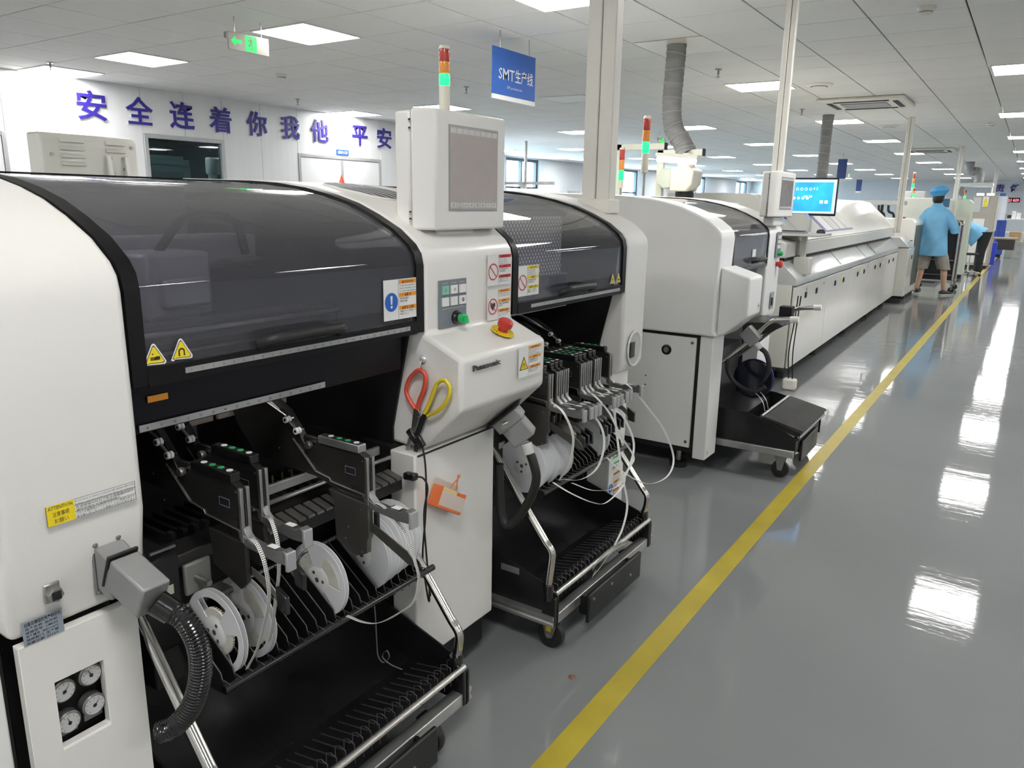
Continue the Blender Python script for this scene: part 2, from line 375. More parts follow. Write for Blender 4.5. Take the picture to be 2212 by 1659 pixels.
gb=mat('pale_grey_green_enamel',(.5,.56,.54),.4,var=.03)
MB().box(-9.9,-9.35,5.62,6.3,.0,1.86).build('body',gb,ov,bev=.015)
MB().box(-9.345,-9.31,5.62,6.28,1.2,1.78).build('door',gb,ov,bev=.03)
MB().box(-9.309,-9.3,5.72,6.16,1.3,1.7).build('door_panel',mat('greenish_panel',(.4,.42,.38),.4,var=.04),ov,bev=.01)
MB().box(-9.345,-9.33,5.62,6.2,1.79,1.9).build('header',mat('pale_header',(.6,.68,.65),.4,var=.03),ov,bev=.01)
lp=thing('lantern','white drum shaped container on a shelf behind the dark window','container',(-9.5,6.78,1.55))
MB().lathe([(.11,0),(.12,.02),(.12,.2),(.11,.22)],(-9.5,6.78,1.7),n=24).build('drum',paperw,lp,smooth=True)
MB().lathe([(.05,0),(.06,.06),(.06,.13)],(-9.5,6.74,1.57),n=16).build('neck',paperw,lp,smooth=True)
tag(MB().box(-9.75,-9.3,6.45,7.3,1.53,1.57).build('shelf',dark,bev=.004),'dark shelf behind the dark window carrying a white drum','shelf')

# wall with windows far to the left, far wall, right and back walls
WX=-12.2
wins=[(13.6,15.6),(17.85,19.55),(23.9,26.4),(31.5,33.4),(37.6,39.3)]
ww=MB(); prev=10.5
for a,b in wins: ww.box(WX-.2,WX,prev,a,0,CEIL+.07).box(WX-.2,WX,a,b,0,.95).box(WX-.2,WX,a,b,2.6,CEIL+.07); prev=b
ww.box(WX-.2,WX,prev,40.2,0,CEIL+.07)
struct(ww.build('wall_window_side',plaster))
wframe=mat('dark_window_frame',(.03,.05,.06),.4,var=.1)
for k,(a,b) in enumerate(wins):
    f=MB(); X0,X1=WX-.14,WX-.04
    f.box(X0,X1,a,a+.09,.95,2.6).box(X0,X1,b-.09,b,.95,2.6).box(X0,X1,a+.09,b-.09,2.52,2.6).box(X0,X1,a+.09,b-.09,.95,1.03)
    m_=(a+b)/2; f.box(X0,X1,m_-.03,m_+.03,1.03,2.52).box(X0+.02,X1-.02,a+.09,b-.09,1.78,1.83)
    fo=struct(f.build('window_%d'%(k+2),wframe))
    for p,q in ((a+.09,m_-.03),(m_+.03,b-.09)): MB().box(WX-.095,WX-.089,p,q,1.03,2.52).build('pane',clearg,fo)
struct(MB().box(-12.4,WL-.05,10.5,10.6,0,CEIL+.07).build('wall_return',plaster))
struct(MB().box(-12.4,6.7,40,40.2,0,CEIL+.07).build('wall_far',plaster))
struct(MB().box(6.5,6.7,-5.2,40,0,CEIL+.07).build('wall_right',plaster))
struct(MB().box(-12.4,6.5,-5.4,-5.2,0,CEIL+.07).build('wall_back',plaster))

# ---------------------------------------------------------------- slogan characters
charm=mat('violet_blue_foam_board',(.035,.02,.29),.45,var=.05)
slog=[('安',4.85,'by the left window end, first of the slogan'),('全',5.41,'second of the slogan'),('连',5.96,'third of the slogan, over the dark window'),('着',6.51,'fourth of the slogan, at the window corner'),('你',7.08,'fifth of the slogan'),('我',7.65,'sixth of the slogan'),('他',8.2,'seventh of the slogan, over the double door'),('平',9.02,'after the gap in the slogan'),('安',9.57,'last before the white display unit')]
def wallchar(ch,o,u,size,lab):
    o=Vector(o); nn=u.cross(ZP)
    t=thing('wall_character',lab,'lettering',o-ZP*size/2,'blue characters on the wall')
    text3(MB(),ch,size,o+nn*.001,u,ZP,.008,.028,wfit=size*1.02).build('backing',paperw,t)
    text3(MB(),ch,size*.96,o+nn*.0095,u,ZP,.012,.015,wfit=size*.96).build('face',charm,t)
for ch,y,where in slog: wallchar(ch,(WL+.001,y,2.367),YP,.345,'violet blue wall character %s, %s'%(ch,where))
wallchar('责',(-1.45,39.98,2.35),XP,.36,'small far blue character 责 on the end wall')
wallchar('任',(-.91,39.98,2.35),XP,.36,'small far blue character 任 on the end wall, rightmost')

# ---------------------------------------------------------------- ceiling lights
panelm=mat('led_diffuser',(.9,.9,.9),.5,emit=(1,.985,.96),es=PANEL_STRENGTH,var=.01)
offm=mat('unlit_diffuser',(.85,.86,.86),.5,var=.01)
lf=mat('white_lamp_frame',(.8,.8,.78),.4,var=.02)
def led(): 
    t=thing('ceiling_light','','light',(0,0,CEIL))
    f=MB(); h=.298
    f.box(-h,h,-h,-h+.012,-.012,0).box(-h,h,h-.012,h,-.012,0).box(-h,-h+.012,-h+.012,h-.012,-.012,0).box(h-.012,h,-h+.012,h-.012,-.012,0)
    fo=MB(); fo.v=[p+Vector((0,0,CEIL)) for p in f.v]; fo.f=f.f; fo.m=f.m; fo.build('lamp_frame',lf,t)
    MB().box(-h+.012,h-.012,-h+.012,h-.012,CEIL-.008,CEIL-.001).build('diffuser',panelm,t)
    return t
L0=led(); used=False
rowsN={4.4:(-8.63,-7.15,-4.9,-2.62,-.22,2.1,4.4),8.6:(-8.63,-6.95,-4.92,-2.62,-.22,2.1,4.4),.2:(-7.2,-4.9,-2.6,-.22,2.1,4.4),-3.9:(-7.2,-4.9,-2.6,-.22,2.1,4.4)}
for y in (12.55,16.35,20.2,24.1,28.0,31.9,35.8): rowsN[y]=(-11.1,-9.25,-7.0,-4.85,-2.6,-.3,2.1,4.4)
special={(4.4,-8.63):'square ceiling light touching the left wall above the first slogan character',(4.4,-7.15):'square ceiling light second from the left wall, left of the exit sign',(4.4,-4.9):'large square ceiling light just right of the green exit sign',(4.4,-2.62):'square ceiling light cut by the top edge of the picture',
 (8.6,-8.63):'square ceiling light at the wall above the double door',(8.6,-6.95):'square ceiling light half hidden behind the signal tower of the display unit',(8.6,-2.62):'square ceiling light crossed by the second white conduit pole',(8.6,-.22):'largest square ceiling light at the right picture edge'}
for y,xs in rowsN.items():
    for x in xs:
        off=(y==8.6 and x==-4.92)
        lab=special.get((y,x))
        if lab is None:
            if off: lab='unlit grey square light panel right of the blue hanging sign'
            else:
                q=project((x,y,CEIL)); nth=('nearest','second','third','fourth','fifth','sixth','seventh','eighth','ninth','tenth','eleventh')
                if q and 0<=q[0]<=2212 and 0<=q[1]<=1659:
                    lab='lit square ceiling light in the %s row from the camera, %s from the window side'%(nth[sorted(rowsN).index(y)-2],nth[sorted(xs).index(x)].replace('nearest','first'))
                else: continue_ok=True; lab='lit square ceiling light outside the picture, %s row, %s column'%(nth[sorted(rowsN).index(y)],nth[sorted(xs).index(x)])
        if not used: t=L0; used=True; t.location=(x,y,CEIL)
        else: t=dup(L0,(x,y,CEIL))
        t['label']=lab; t['group']='square ceiling lights'
        if off:
            for ch in t.children:
                if ch.name.startswith('diffuser'):
                    ch.data=ch.data.copy(); ch.data.materials[0]=offm
    
dup(L0,(-10.2,5.9,CEIL-.055),None,'unseen added light panel brightening the small room behind the dark window','square ceiling lights')  # added panel, out of view, to brighten the room behind the window
# ---------------------------------------------------------------- ceiling fixtures
def cassette(c,lab):
    x,y=c; t=thing('air_conditioner',lab,'air conditioner',(x,y,CEIL-.05),'ceiling cassette air conditioners')
    h=.475; MB().box(x-h,x+h,y-h,y+h,CEIL-.045,CEIL-.003).build('panel',pvc,t,bev=.02,seg=3)
    MB().box(x-.25,x+.25,y-.2,y+.2,CEIL-.056,CEIL-.046).build('intake_grille',grey_p,t,bev=.03,seg=3)
    for k in range(4):
        a=k*math.pi/2; c_,s_=math.cos(a),math.sin(a); m=MB(Matrix.Translation((x,y,CEIL-.046))@Matrix.Rotation(a,4,'Z'))
        m.box(-.3,.3,.33,.385,-.006,.002); m.build('air_slot',blackm,t,bev=.01)
cassette((-1.87,10.35),'white ceiling cassette air conditioner nearest, left of the right light row')
cassette((-2.05,19.0),'white ceiling cassette air conditioner farther down the aisle')
def vent(x,y,lab):
    t=thing('ceiling_diffuser',lab,'vent',(x,y,CEIL-.03),'round ceiling diffusers')
    MB().lathe([(.14,0),(.13,-.012),(.1,-.02)],(x,y,CEIL-.004),n=28).build('outer_ring',pvc,t,smooth=True)
    MB().lathe([(.085,-.02),(.08,-.024)],(x,y,CEIL-.004),n=28).build('dark_gap',blackm,t,smooth=True)
    MB().lathe([(.075,-.024),(.05,-.036),(.001,-.036)],(x,y,CEIL-.004),n=28).build('cone',pvc,t,smooth=True)
vent(-2.06,8.77,'round ceiling vent near the air conditioner'); vent(-2.07,13.5,'smaller far round ceiling vent beyond the air conditioner')
def detector(x,y,lab):
    t=thing('smoke_detector',lab,'detector',(x,y,CEIL-.06),'smoke detectors')
    MB().lathe([(.055,0),(.055,-.012),(.05,-.02)],(x,y,CEIL-.003),n=24).build('base',pvc,t,smooth=True)
    MB().lathe([(.042,-.02),(.042,-.042),(.03,-.05),(.001,-.05)],(x,y,CEIL-.003),n=24).build('sensor',pvc,t,smooth=True)
    MB().lathe([(.0425,-.027),(.0425,-.036)],(x,y,CEIL-.003),n=24).build('slots',grey_p,t)
detector(-.76,5.8,'white smoke detector at the top right of the ceiling'); detector(-6.67,5.63,'white smoke detector between the exit sign and the slogan'); detector(-.74,13.7,'white smoke detector near the right light row')
for x,y,lab in ((-2.66,7.4,'small sprinkler head right of the near grey duct'),(-2.72,10.8,'small sprinkler head left of the air conditioner'),(-8.07,7.05,'sprinkler head above the sixth slogan character'),(-5.47,7.2,'sprinkler head left of the blue hanging sign'),(-8.15,4.06,'sprinkler head at the light on the left wall')):
    t=thing('sprinkler',lab,'sprinkler',(x,y,CEIL-.1),'ceiling sprinklers')
    MB().lathe([(.03,0),(.03,-.008)],(x,y,CEIL-.003),n=14).build('rosette',steel,t)
    MB().lathe([(.01,-.008),(.012,-.04),(.006,-.05),(.006,-.07)],(x,y,CEIL-.003),n=10).build('body',steel,t)
    MB().lathe([(.022,-.07),(.022,-.074)],(x,y,CEIL-.003),n=12).build('deflector',steel,t)
# ================================================================ labels and stickers
def tri_sign(par, o, u, v, w, icon, name='warning_triangle'):
    n=Vector(u).cross(Vector(v)); o=Vector(o); u=Vector(u); v=Vector(v); mb=MB()
    def rt(s_, k, r, off):
        pts=[]
        for cx,cy,a0 in ((-s_/2+r*1.7,r,math.pi*7/6),(s_/2-r*1.7,r,-math.pi/2),(0,s_*.866-r*2,math.pi/6)):
            for j in range(5): a=a0+j*math.pi*2/3/4; pts.append(o+u*(cx+r*math.cos(a))+v*(cy+r*math.sin(a)+k)+n*off)
        mb.poly(pts)
    mb.mi(0); rt(w,0,w*.09,.0012); mb.mi(1); rt(w*.82,w*.055,w*.06,.0016); mb.mi(2); rt(w*.74,w*.08,w*.05,.002)
    mb.mi(1)
    c=o+v*w*.27+n*.0024
    if icon=='magnet':
        pts=[c+u*(.1*w*math.cos(a))+v*(.04*w+.1*w*math.sin(a)) for a in [math.pi*i/10 for i in range(11)]]
        pts=[c+u*.1*w-v*.12*w]+pts+[c-u*.1*w-v*.12*w]
        mb.ribbon(pts,[(q-c).normalized()*w*.055 if (q-c).dot(v)>.03*w else u*w*.055 for q in pts],.0002)
    elif icon=='hand':
        mb.poly([c+u*a*w+v*b*w for a,b in ((-.02,-.08),(.2,-.08),(.2,.04),(.05,.05),(-.02,0))])
        for k in range(4): mb.poly([c+u*a*w+v*b*w for a,b in ((-.16,-.075+k*.03),(0,-.075+k*.03),(0,-.055+k*.03),(-.16,-.055+k*.03))])
        mb.poly([c+u*a*w+v*b*w for a,b in ((-.06,.1),(-.02,.16),(-.1,.16))])
    else:
        mb.poly([c+u*a*w+v*b*w for a,b in ((-.02,-.06),(.02,-.06),(.035,.15),(-.035,.15))]); mb.poly([c+u*a*w+v*b*w for a,b in ((-.025,-.12),(.025,-.12),(.025,-.075),(-.025,-.075))])
    return mb.build(name,[paperw,ink,yellow],par)
def disc(mb,c,u,v,r,n=20): mb.poly([c+u*r*math.cos(2*math.pi*i/n)+v*r*math.sin(2*math.pi*i/n) for i in range(n)])
def annulus(mb,c,u,v,r0,r1,n=24):
    for i in range(n):
        a,b=2*math.pi*i/n,2*math.pi*(i+1)/n
        mb.poly([c+(u*math.cos(a)+v*math.sin(a))*r0,c+(u*math.cos(a)+v*math.sin(a))*r1,c+(u*math.cos(b)+v*math.sin(b))*r1,c+(u*math.cos(b)+v*math.sin(b))*r0])
def notice(par, o, u, v, w, h, bar, icon, lines, iw=.42, name='warning_label'):
    """safety label: icon field on the left, three bars with small text on the right; o = lower left corner"""
    u=Vector(u); v=Vector(v); n=u.cross(v); o=Vector(o)+n*.0008; mb=MB()
    mb.mi(0); mb.obox(o+u*w/2+v*h/2,u*w,v*h,n*.0012)
    o=o+n*.0009; mb.mi(3)
    for a,b,c,d in ((iw,0,iw+.008,1),): mb.poly([o+u*w*p+v*h*q for p,q in ((a,b),(c,b),(c,d),(a,d))])
    heads=['WARNING' if bar is not yellow else 'CAUTION','警 告','警 告 (注意)']; 
    for k in range(3):
        y1=h*(1-.02-k*.325); y0=y1-h*.1
        mb.mi(1); mb.poly([o+u*p+v*q for p,q in ((w*(iw+.02),y0),(w*.985,y0),(w*.985,y1),(w*(iw+.02),y1))])
        mb.mi(3); mb.text('▲'+heads[k],h*.075,o+u*w*(iw+1)/2+v*(y0+h*.022),u,v,.0003,'C',.01)
        tx=lines[k]; m=len(tx)
        for j,t in enumerate(tx): mb.text(t,h*.055,o+u*w*(iw+.04)+v*(y0-h*(.06+.068*j)),u,v,.0003,'L',.004,fit=w*(1-iw-.08) if len(t)>6 else None)
    c=o+u*w*iw/2+v*h*.45+n*.0004; r=min(w*iw*.45,h*.3)
    if icon=='must':
        mb.mi(2); disc(mb,c,u,v,r); c2=c+n*.0004; mb.mi(0); mb.poly([c2+u*a*r+v*b*r for a,b in ((-.1,-.25),(.1,-.25),(.17,.65),(-.17,.65))]); disc(mb,c2-v*r*.5,u,v,r*.15)
    elif icon=='magnet':
        s_=w*iw*.9; c=c-v*s_*.4; mb.mi(3); mb.poly([c-u*s_/2,c+u*s_/2,c+v*s_*.88]); c=c+n*.0004+v*.05*s_; mb.mi(1+3); s2=s_*.78; mb.poly([c-u*s2/2,c+u*s2/2,c+v*s2*.88])
        c=c+n*.0004+v*s_*.2; mb.mi(3); pts=[c+u*(.1*s_*math.cos(a))+v*(.05*s_+.1*s_*math.sin(a)) for a in [math.pi*i/8 for i in range(9)]]; pts=[c+u*.1*s_-v*.1*s_]+pts+[c-u*.1*s_-v*.1*s_]
        mb.ribbon(pts,[(q-c).normalized()*s_*.05 if (q-c).dot(v)>.04*s_ else u*s_*.05 for q in pts],.0002)
    else:
        if icon=='heart':
            mb.mi(3); hp=[(0,-.5),(.5,.05),(.5,.35),(.25,.5),(0,.3),(-.25,.5),(-.5,.35),(-.5,.05)]; mb.poly([c+u*a*r+v*b*r for a,b in hp])
        c=c+n*.0004; mb.mi(2); annulus(mb,c,u,v,r*.86,r); a=math.radians(-45); d=(u*math.cos(a)+v*math.sin(a)); e=u*math.sin(-a)+v*math.cos(a)
        mb.poly([c-d*r*.9-e*r*.06,c+d*r*.9-e*r*.06,c+d*r*.9+e*r*.06,c-d*r*.9+e*r*.06])
    return mb.build(name,[paperw,bar,blue_p if icon=='must' else red_p,ink,yellow],par)
T_SAFE=[['Do not disable','safety switches.','Death may occur'],['请勿使安全开关','失效否则危险'],['安全スイッチを','無効にしないこと']]
T_MAG=[['Risk of injury due to','magnetic force.','Keep watches away'],['有可能因磁力而','受伤请注意安全'],['磁力により怪我の','恐れがあります']]
T_CON=[['Contact in machine','with protective cover','to ensure safe distance'],['请关闭护罩后','再操作机器'],['保護カバーを閉じて','作業すること']]
T_HRT=[['Individual with pacemaker,','etc. should keep away'],['使用心脏起搏器者','请勿靠近'],['ペースメーカー使用者','は近づかないこと']]

# ================================================================ FIRST PLACEMENT MACHINE (double front)
PROF=[(-1.24,1.07),(-1.24,1.235),(-1.246,1.262),(-1.262,1.283),(-1.31,1.318),(-1.38,1.351),(-1.45,1.378),(-1.53,1.399),(-1.62,1.416),(-1.73,1.428),(-1.85,1.434),(-2.2,1.44)]
XM=-2.3
def offs(prof, d):
    out=[]; n=len(prof)
    for i in range(n):
        a=Vector(prof[max(0,i-1)]); b=Vector(prof[min(n-1,i+1)]); t=(b-a).normalized(); out.append((prof[i][0]+t.y*d, prof[i][1]-t.x*d))
    return out
def shell(front, d=0.0): 
    p=offs(PROF,d); p[-1]=(p[-1][0],PROF[-1][1]+d)
    return list(front)+p[1:]+[(2*XM-x,z) for x,z in p[1:][::-1]]+[(2*XM-front[0][0],front[0][1])]
pm=thing('placement_machine','long white double-bay component placement machine with dark curved hoods in the foreground','machine',(-1.9,1.63,0))
interior=mat('machine_interior',(.06,.06,.065),.5,var=.15)
intgrey=mat('interior_grey_panel',(.36,.36,.37),.45,var=.06)
# end cover at the left
MB().prism(shell([(-1.262,.69),(-1.232,.855),(-1.232,1.07)],.006),.462,.69).build('end_cover',white,pm,bev=.012,seg=3)
# panel below it with a window for the gauges
P=MB(); xa,xb=-1.27,-1.25
def holed(mb,xa,xb,y0,y1,z0,z1,hy0,hy1,hz0,hz1):
    o=[(y0,z0),(y1,z0),(y1,z1),(y0,z1)]; i=[(hy0,hz0),(hy1,hz0),(hy1,hz1),(hy0,hz1)]; vs=[(xb,*p) for p in o+i]+[(xa,*p) for p in o+i]; fs=[]
    for k in range(4): l=(k+1)%4; fs+=[(k,l,l+4,k+4),(k+8+4,l+8+4,l+8,k+8),(k,k+8,l+8,l),(k+4,l+4,l+12,k+12)]
    return mb.add(vs,fs)
lp_=holed(P,xa,xb,.468,.665,.06,.682,.514,.596,.468,.595).build('lower_panel',white,pm,bev=.003)
MB().box(-1.3,-1.29,.505,.605,.455,.605).build('gauge_backing',blackm,pm)
gaugerim=mat('gauge_rim',(.25,.25,.24),.3,metal=.7,var=.1); dial=mat('gauge_dial',(.55,.56,.55),.35,var=.04)
for y,z in ((.531,.565),(.577,.572),(.533,.503),(.577,.512)):
    g=MB().lathe([(.0205,0),(.0205,.016),(.018,.018)],(-1.278,y,z),(1,0,0),n=26).build('pressure_gauge',gaugerim,pm,smooth=True)
    MB().lathe([(.017,.0181),(.017,.0186)],(-1.278,y,z),(1,0,0),n=24).build('dial',dial,g)
    nd=MB(); c=Vector((-1.2588,y,z)); a=random.uniform(.5,2.5); d=Vector((0,math.cos(a),math.sin(a))); e=Vector((0,-math.sin(a),math.cos(a)))
    nd.poly([c-d*.004-e*.0012,c+d*.013-e*.0003,c+d*.013+e*.0003,c-d*.004+e*.0012]); disc(nd,c+XP*.0002,YP,ZP,.0035,10)
    for k in range(9): b=math.radians(-45+k*33.75); q=Vector((0,math.cos(b),math.sin(b))); f_=Vector((0,-math.sin(b),math.cos(b))); nd.poly([c+q*.0125-f_*.0004,c+q*.0155-f_*.0004,c+q*.0155+f_*.0004,c+q*.0125+f_*.0004])
    nd.build('needle',ink,g)
for y,z in ((.54,.59),(.59,.598),(.54,.472),(.585,.477)): MB().box(-1.289,-1.286,y-.016,y+.016,z-.006,z+.006).build('gauge_caption',grey_p,pm)
# side panel farther left
MB().box(-2.9,-1.285,.2,.452,.05,.7).build('side_panel',white2,pm,bev=.004)
MB().box(-3.2,-1.3,.453,.461,.05,1.0).build('side_gap_trim',rubber,pm)
sb=MB().box(-3.3,-1.335,.475,.66,.06,.69); sb.build('lower_body_left',blackm,pm)
# stickers on the left column
lab=MB(); o=Vector((-1.2248,.524,.878)); u=YP*.147; v=ZP*.034; n=XP
lab.mi(0).obox(o+u/2+v/2,u,v,n*.001); o2=o+n*.0006; lab.mi(1).poly([o2,o2+u*.3,o2+u*.3+v,o2+v])
lab.mi(2)
for k,t in enumerate(('ATTENTION','注意事项','お願い')): lab.text(t,.0088,o2+u*.15+v*(.76-.33*k),YP,ZP,.0003,'C',.0,fit=(.038,.026,.022)[k])
for k,t in enumerate(('Do not insert or remove a connector with extreme shift or tilt','between a plug and a socket as it may damage the connector.','在连接插头时为了防止连接器的损坏','请勿将插头与插座倾斜插入','コネクタ着脱時はプラグとソケットに無理な傾きや','抜き差しをしないこと損傷する恐れがあります')): lab.text(t,.0048,o2+u*.31+v*(.84-.158*k),YP,ZP,.0003,'L',.0,fit=.098)
for k in range(4): z=k/3*.96+.02; lab.poly([o2+u*.3+v*z,o2+u*1.0+v*z,o2+u*1.0+v*(z+.02),o2+u*.3+v*(z+.02)])
for p in (0,.99): lab.poly([o2+u*p,o2+u*(p+.006),o2+u*(p+.006)+v,o2+u*p+v])
lab.build('attention_label',[paperw,yellow,ink],pm,label='yellow and white attention label')
ap=MB(); o=Vector((-1.2488,.477,.682)); u=YP*.062; v=ZP*.042; ap.mi(0).obox(o+u/2+v/2,u,v,n*.0012); o2=o+n*.0008; ap.mi(1)
ap.text('设备交接固定资产标识卡',.0075,o2+u*.5+v*.8,YP,ZP,.0003,'C',.012,fit=.056)
for k,t in enumerate(('资产名称  贴片机','规格型号  CM602','资产编号  SBZC-0012','使用部门  生产部','购置日期  2013.5')): ap.text(t,.0052,o2+u*.06+v*(.63-.15*k),YP,ZP,.0003,'L',.006,fit=.05)
ap.build('asset_plate',[mat('brushed_asset_plate',(.36,.42,.48),.4,metal=.3,var=.08),ink],pm,label='grey blue asset plate')
# small square socket
sk=MB().obox((-1.247,.527,.758),XP*.006,YP*.026,ZP*.034).build('wall_socket',steel,pm,bev=.003)
MB().lathe([(.013,.003),(.013,.014),(.011,.016)],(-1.247,.527,.757),(1,0,0),n=6).build('socket_collar',steel,sk)
MB().obox((-1.2305,.527,.757),XP*.002,YP*.014,ZP*.014).build('socket_hole',blackm,sk)

# ---- centre control column
cc=MB().prism(shell([(-1.245,.755),(-1.12,.878),(-1.118,1.012),(-1.236,1.062)],.006),1.457,1.852).build('control_column',white,pm,bev=.012,seg=3)
cl=MB().box(-1.33,-1.243,1.42,1.777,.14,.75).build('column_base',white,pm,bev=.005)
MB().box(-3.3,-1.331,1.425,1.772,.1,.754).build('base_frame',blackm,pm)
MB().box(-3.2,-1.27,1.44,1.76,.04,.139).build('column_plinth',blackm,pm)
MB().box(-1.2429,-1.2405,1.43,1.77,.742,.747).build('column_joint',rubber,pm)
bp_=MB().box(-1.2335,-1.2305,1.507,1.623,1.069,1.194).build('button_panel',mat('blue_grey_panel',(.2,.22,.25),.4,var=.04),cc,bev=.003)
greenb=mat('mint_button',(.25,.55,.42),.4,var=.03)
bt=[('I',1.531,1.168,greenb),('O',1.567,1.168,paperw),('',1.603,1.168,paperw),('',1.531,1.138,paperw),('',1.567,1.138,paperw),('◎',1.603,1.138,paperw)]
for t,y,z,m_ in bt:
    b=MB(); b.mi(0).obox((-1.229,y,z),XP*.005,YP*.026,ZP*.022)
    if t: b.mi(1).text(t,.012,(-1.2264,y,z-.004),YP,ZP,.0002,'C',.02)
    b.build('push_button',[m_,ink],cc,bev=0)
cap=MB(); 
for y in (1.531,1.567,1.603): cap.box(-1.2304,-1.2302,y-.012,y+.012,1.184,1.187)
cap.box(-1.2304,-1.2302,1.52,1.615,1.1185,1.1215); cap.build('button_captions',grey_p,cc)
kb=MB().lathe([(.019,0),(.019,.006),(.014,.01),(.014,.016)],(-1.231,1.577,1.093),(1,0,0),n=24).build('selector_base',gloss_black,cc,smooth=True)
MB().lathe([(.0125,.016),(.0125,.026),(.011,.028)],(-1.231,1.577,1.093),(1,0,0),n=20).build('selector_knob',green_p,cc,smooth=True)
k=MB(); k.obox((-1.198,1.577,1.093),XP*.014,(YP+ZP*.5).normalized()*.008,(ZP-YP*.5).normalized()*.026); k.build('selector_grip',mat('bright_green_plastic',(.03,.6,.2),.35,var=.03),cc,bev=.002)
# emergency stop on the sloping top of the box
sl=Vector((.118,0,-.05)).normalized(); nn=Vector((.05,0,.118)).normalized(); ec=Vector((-1.178,1.715,1.0385))+nn*.006
ring=MB().lathe([(.034,0),(.034,.0015)],ec,nn,n=32).build('stop_collar',yellow,cc)
st=MB()
for k,t in enumerate(('E','M','E','R','G','E','N','C','Y')):
    a=math.radians(200-k*24); d=sl*math.cos(a)*-1*0+YP*math.cos(a)+sl*-math.sin(a); st.text(t,.007,ec+nn*.002+d*.024,(YP*math.sin(a)+sl*math.cos(a)),d,.0003,'C',.02)
for k,t in enumerate(('S','T','O','P')):
    a=math.radians(-50-k*24); d=YP*math.cos(a)-sl*math.sin(a); st.text(t,.007,ec+nn*.002+d*.031,-(YP*math.sin(a)+sl*math.cos(a)),-d,.0003,'C',.02)
st.build('stop_lettering',ink,cc)
MB().lathe([(.014,.001),(.014,.012),(.019,.014),(.0215,.019),(.0215,.031),(.0175,.035),(.009,.0365)],ec,nn,n=28).build('emergency_button',red,cc,smooth=True)
brand=MB(); text3(brand,'Panasonic',.021,(-1.1145,1.555,.984),YP,ZP,.004,.012,wfit=.118); brand.build('brand_lettering',mat('grey_lettering',(.12,.12,.12),.35,metal=.5,var=.1),cc)
notice(cc,(-1.2305,1.717,1.163),YP,ZP,.115,.086,red_p,'no',T_SAFE,.45)
notice(cc,(-1.2305,1.717,1.066),YP,ZP,.113,.086,orange_p,'heart',T_HRT,.45)
notice(cc,(-1.1125,1.702,.921),YP,ZP,.114,.085,orange_p,'magnet',T_MAG,.42)
# oval vent on the roof of the column
def zroof(x):
    for (x1,z1),(x2,z2) in zip(PROF,PROF[1:]):
        if x2<=x<=x1: return z1+(z2-z1)*(x-x1)/(x2-x1)+.0062
    return 1.446
def roofpatch(mb,cx,cy,ax,ay,lift,k=7,n=32):
    vs=[]
    for i in range(1,k+1):
        for j in range(n): a=2*math.pi*j/n; x=cx+ax*i/k*math.cos(a); vs.append((x,cy+ay*i/k*math.sin(a),zroof(x)+lift))
    fs=[tuple(range(n))]+[(i*n+j,(i+1)*n+j,(i+1)*n+(j+1)%n,i*n+(j+1)%n) for i in range(k-1) for j in range(n)]
    mb.add(vs,fs)
ovm=MB(); roofpatch(ovm,-1.6,1.635,.13,.105,.0012); ovo=ovm.build('roof_vent',blackm,cc)
rim=MB(); rim.tube([(-1.6+.132*math.cos(a),1.635+.107*math.sin(a),zroof(-1.6+.132*math.cos(a))+.001) for a in [2*math.pi*i/40 for i in range(40)]],.004,6,closed=True); rim.build('vent_rim',white,cc,smooth=True)
for k in range(-3,4):
    vr=MB(); xs=[-1.6+.13*math.sqrt(1-(k*.026/.105)**2)*q/6 for q in range(-6,7)]; vr.tube([(x,1.635+k*.026,zroof(x)+.002) for x in xs],.0022,5); vr.build('vent_rib',grey_pl,cc)

# ---- right end column
ec_=MB().prism(shell([(-1.252,.75),(-1.236,.79),(-1.236,1.07)],.006),2.612,2.802).build('end_column',white,pm,bev=.012,seg=3)
MB().box(-1.36,-1.262,2.6,2.735,.1,.752).build('end_column_base',white,pm,bev=.004)
MB().box(-3.3,-1.361,2.605,2.79,.1,.754).build('base_frame',blackm,pm)
rc=MB(); 
rc.lathe([(.001,0),(.058,0),(.06,.0015)],(0,0,0),(0,0,1),n=30); 
for p in rc.v: p.xyz=(-1.231+p.z,2.708+p.y*.95,.842+p.x*1.12)
rc.build('handle_recess',mat('recess_shaded_white',(.5,.49,.47),.5,var=.03),ec_)  # flat disc; the hollow's shade is put into its darker white
rr=MB(); rr.tube([(-1.2295,2.708+.06*math.cos(a)*.95,.842+.067*math.sin(a)) for a in [2*math.pi*i/30 for i in range(30)]],.004,6,closed=True); rr.build('recess_rim',white,ec_,smooth=True)
MB().box(-1.2295,-1.222,2.66,2.7,.81,.875).build('recess_switch',gloss_black,ec_,bev=.004)
nl=notice(pm,(-1.2618,2.6,.23),YP,ZP,.1,.11,orange_p,'must',T_CON,.42)
gl=MB(); o=Vector((-1.2612,2.6,.345)); gl.mi(0).obox(o+YP*.05+ZP*.05,YP*.1,ZP*.1,XP*.001); o2=o+XP*.0006
gl.mi(1)
for z in (.078,.055,.03): gl.poly([o2+YP*.03+ZP*z,o2+YP*.095+ZP*z,o2+YP*.095+ZP*(z+.008),o2+YP*.03+ZP*(z+.008)])
gl.mi(2); gl.text('注意安全',.012,o2+YP*.05+ZP*.012,YP,ZP,.0003,'C',.01)
gl.build('green_label',[paperw,green_p,ink],pm)
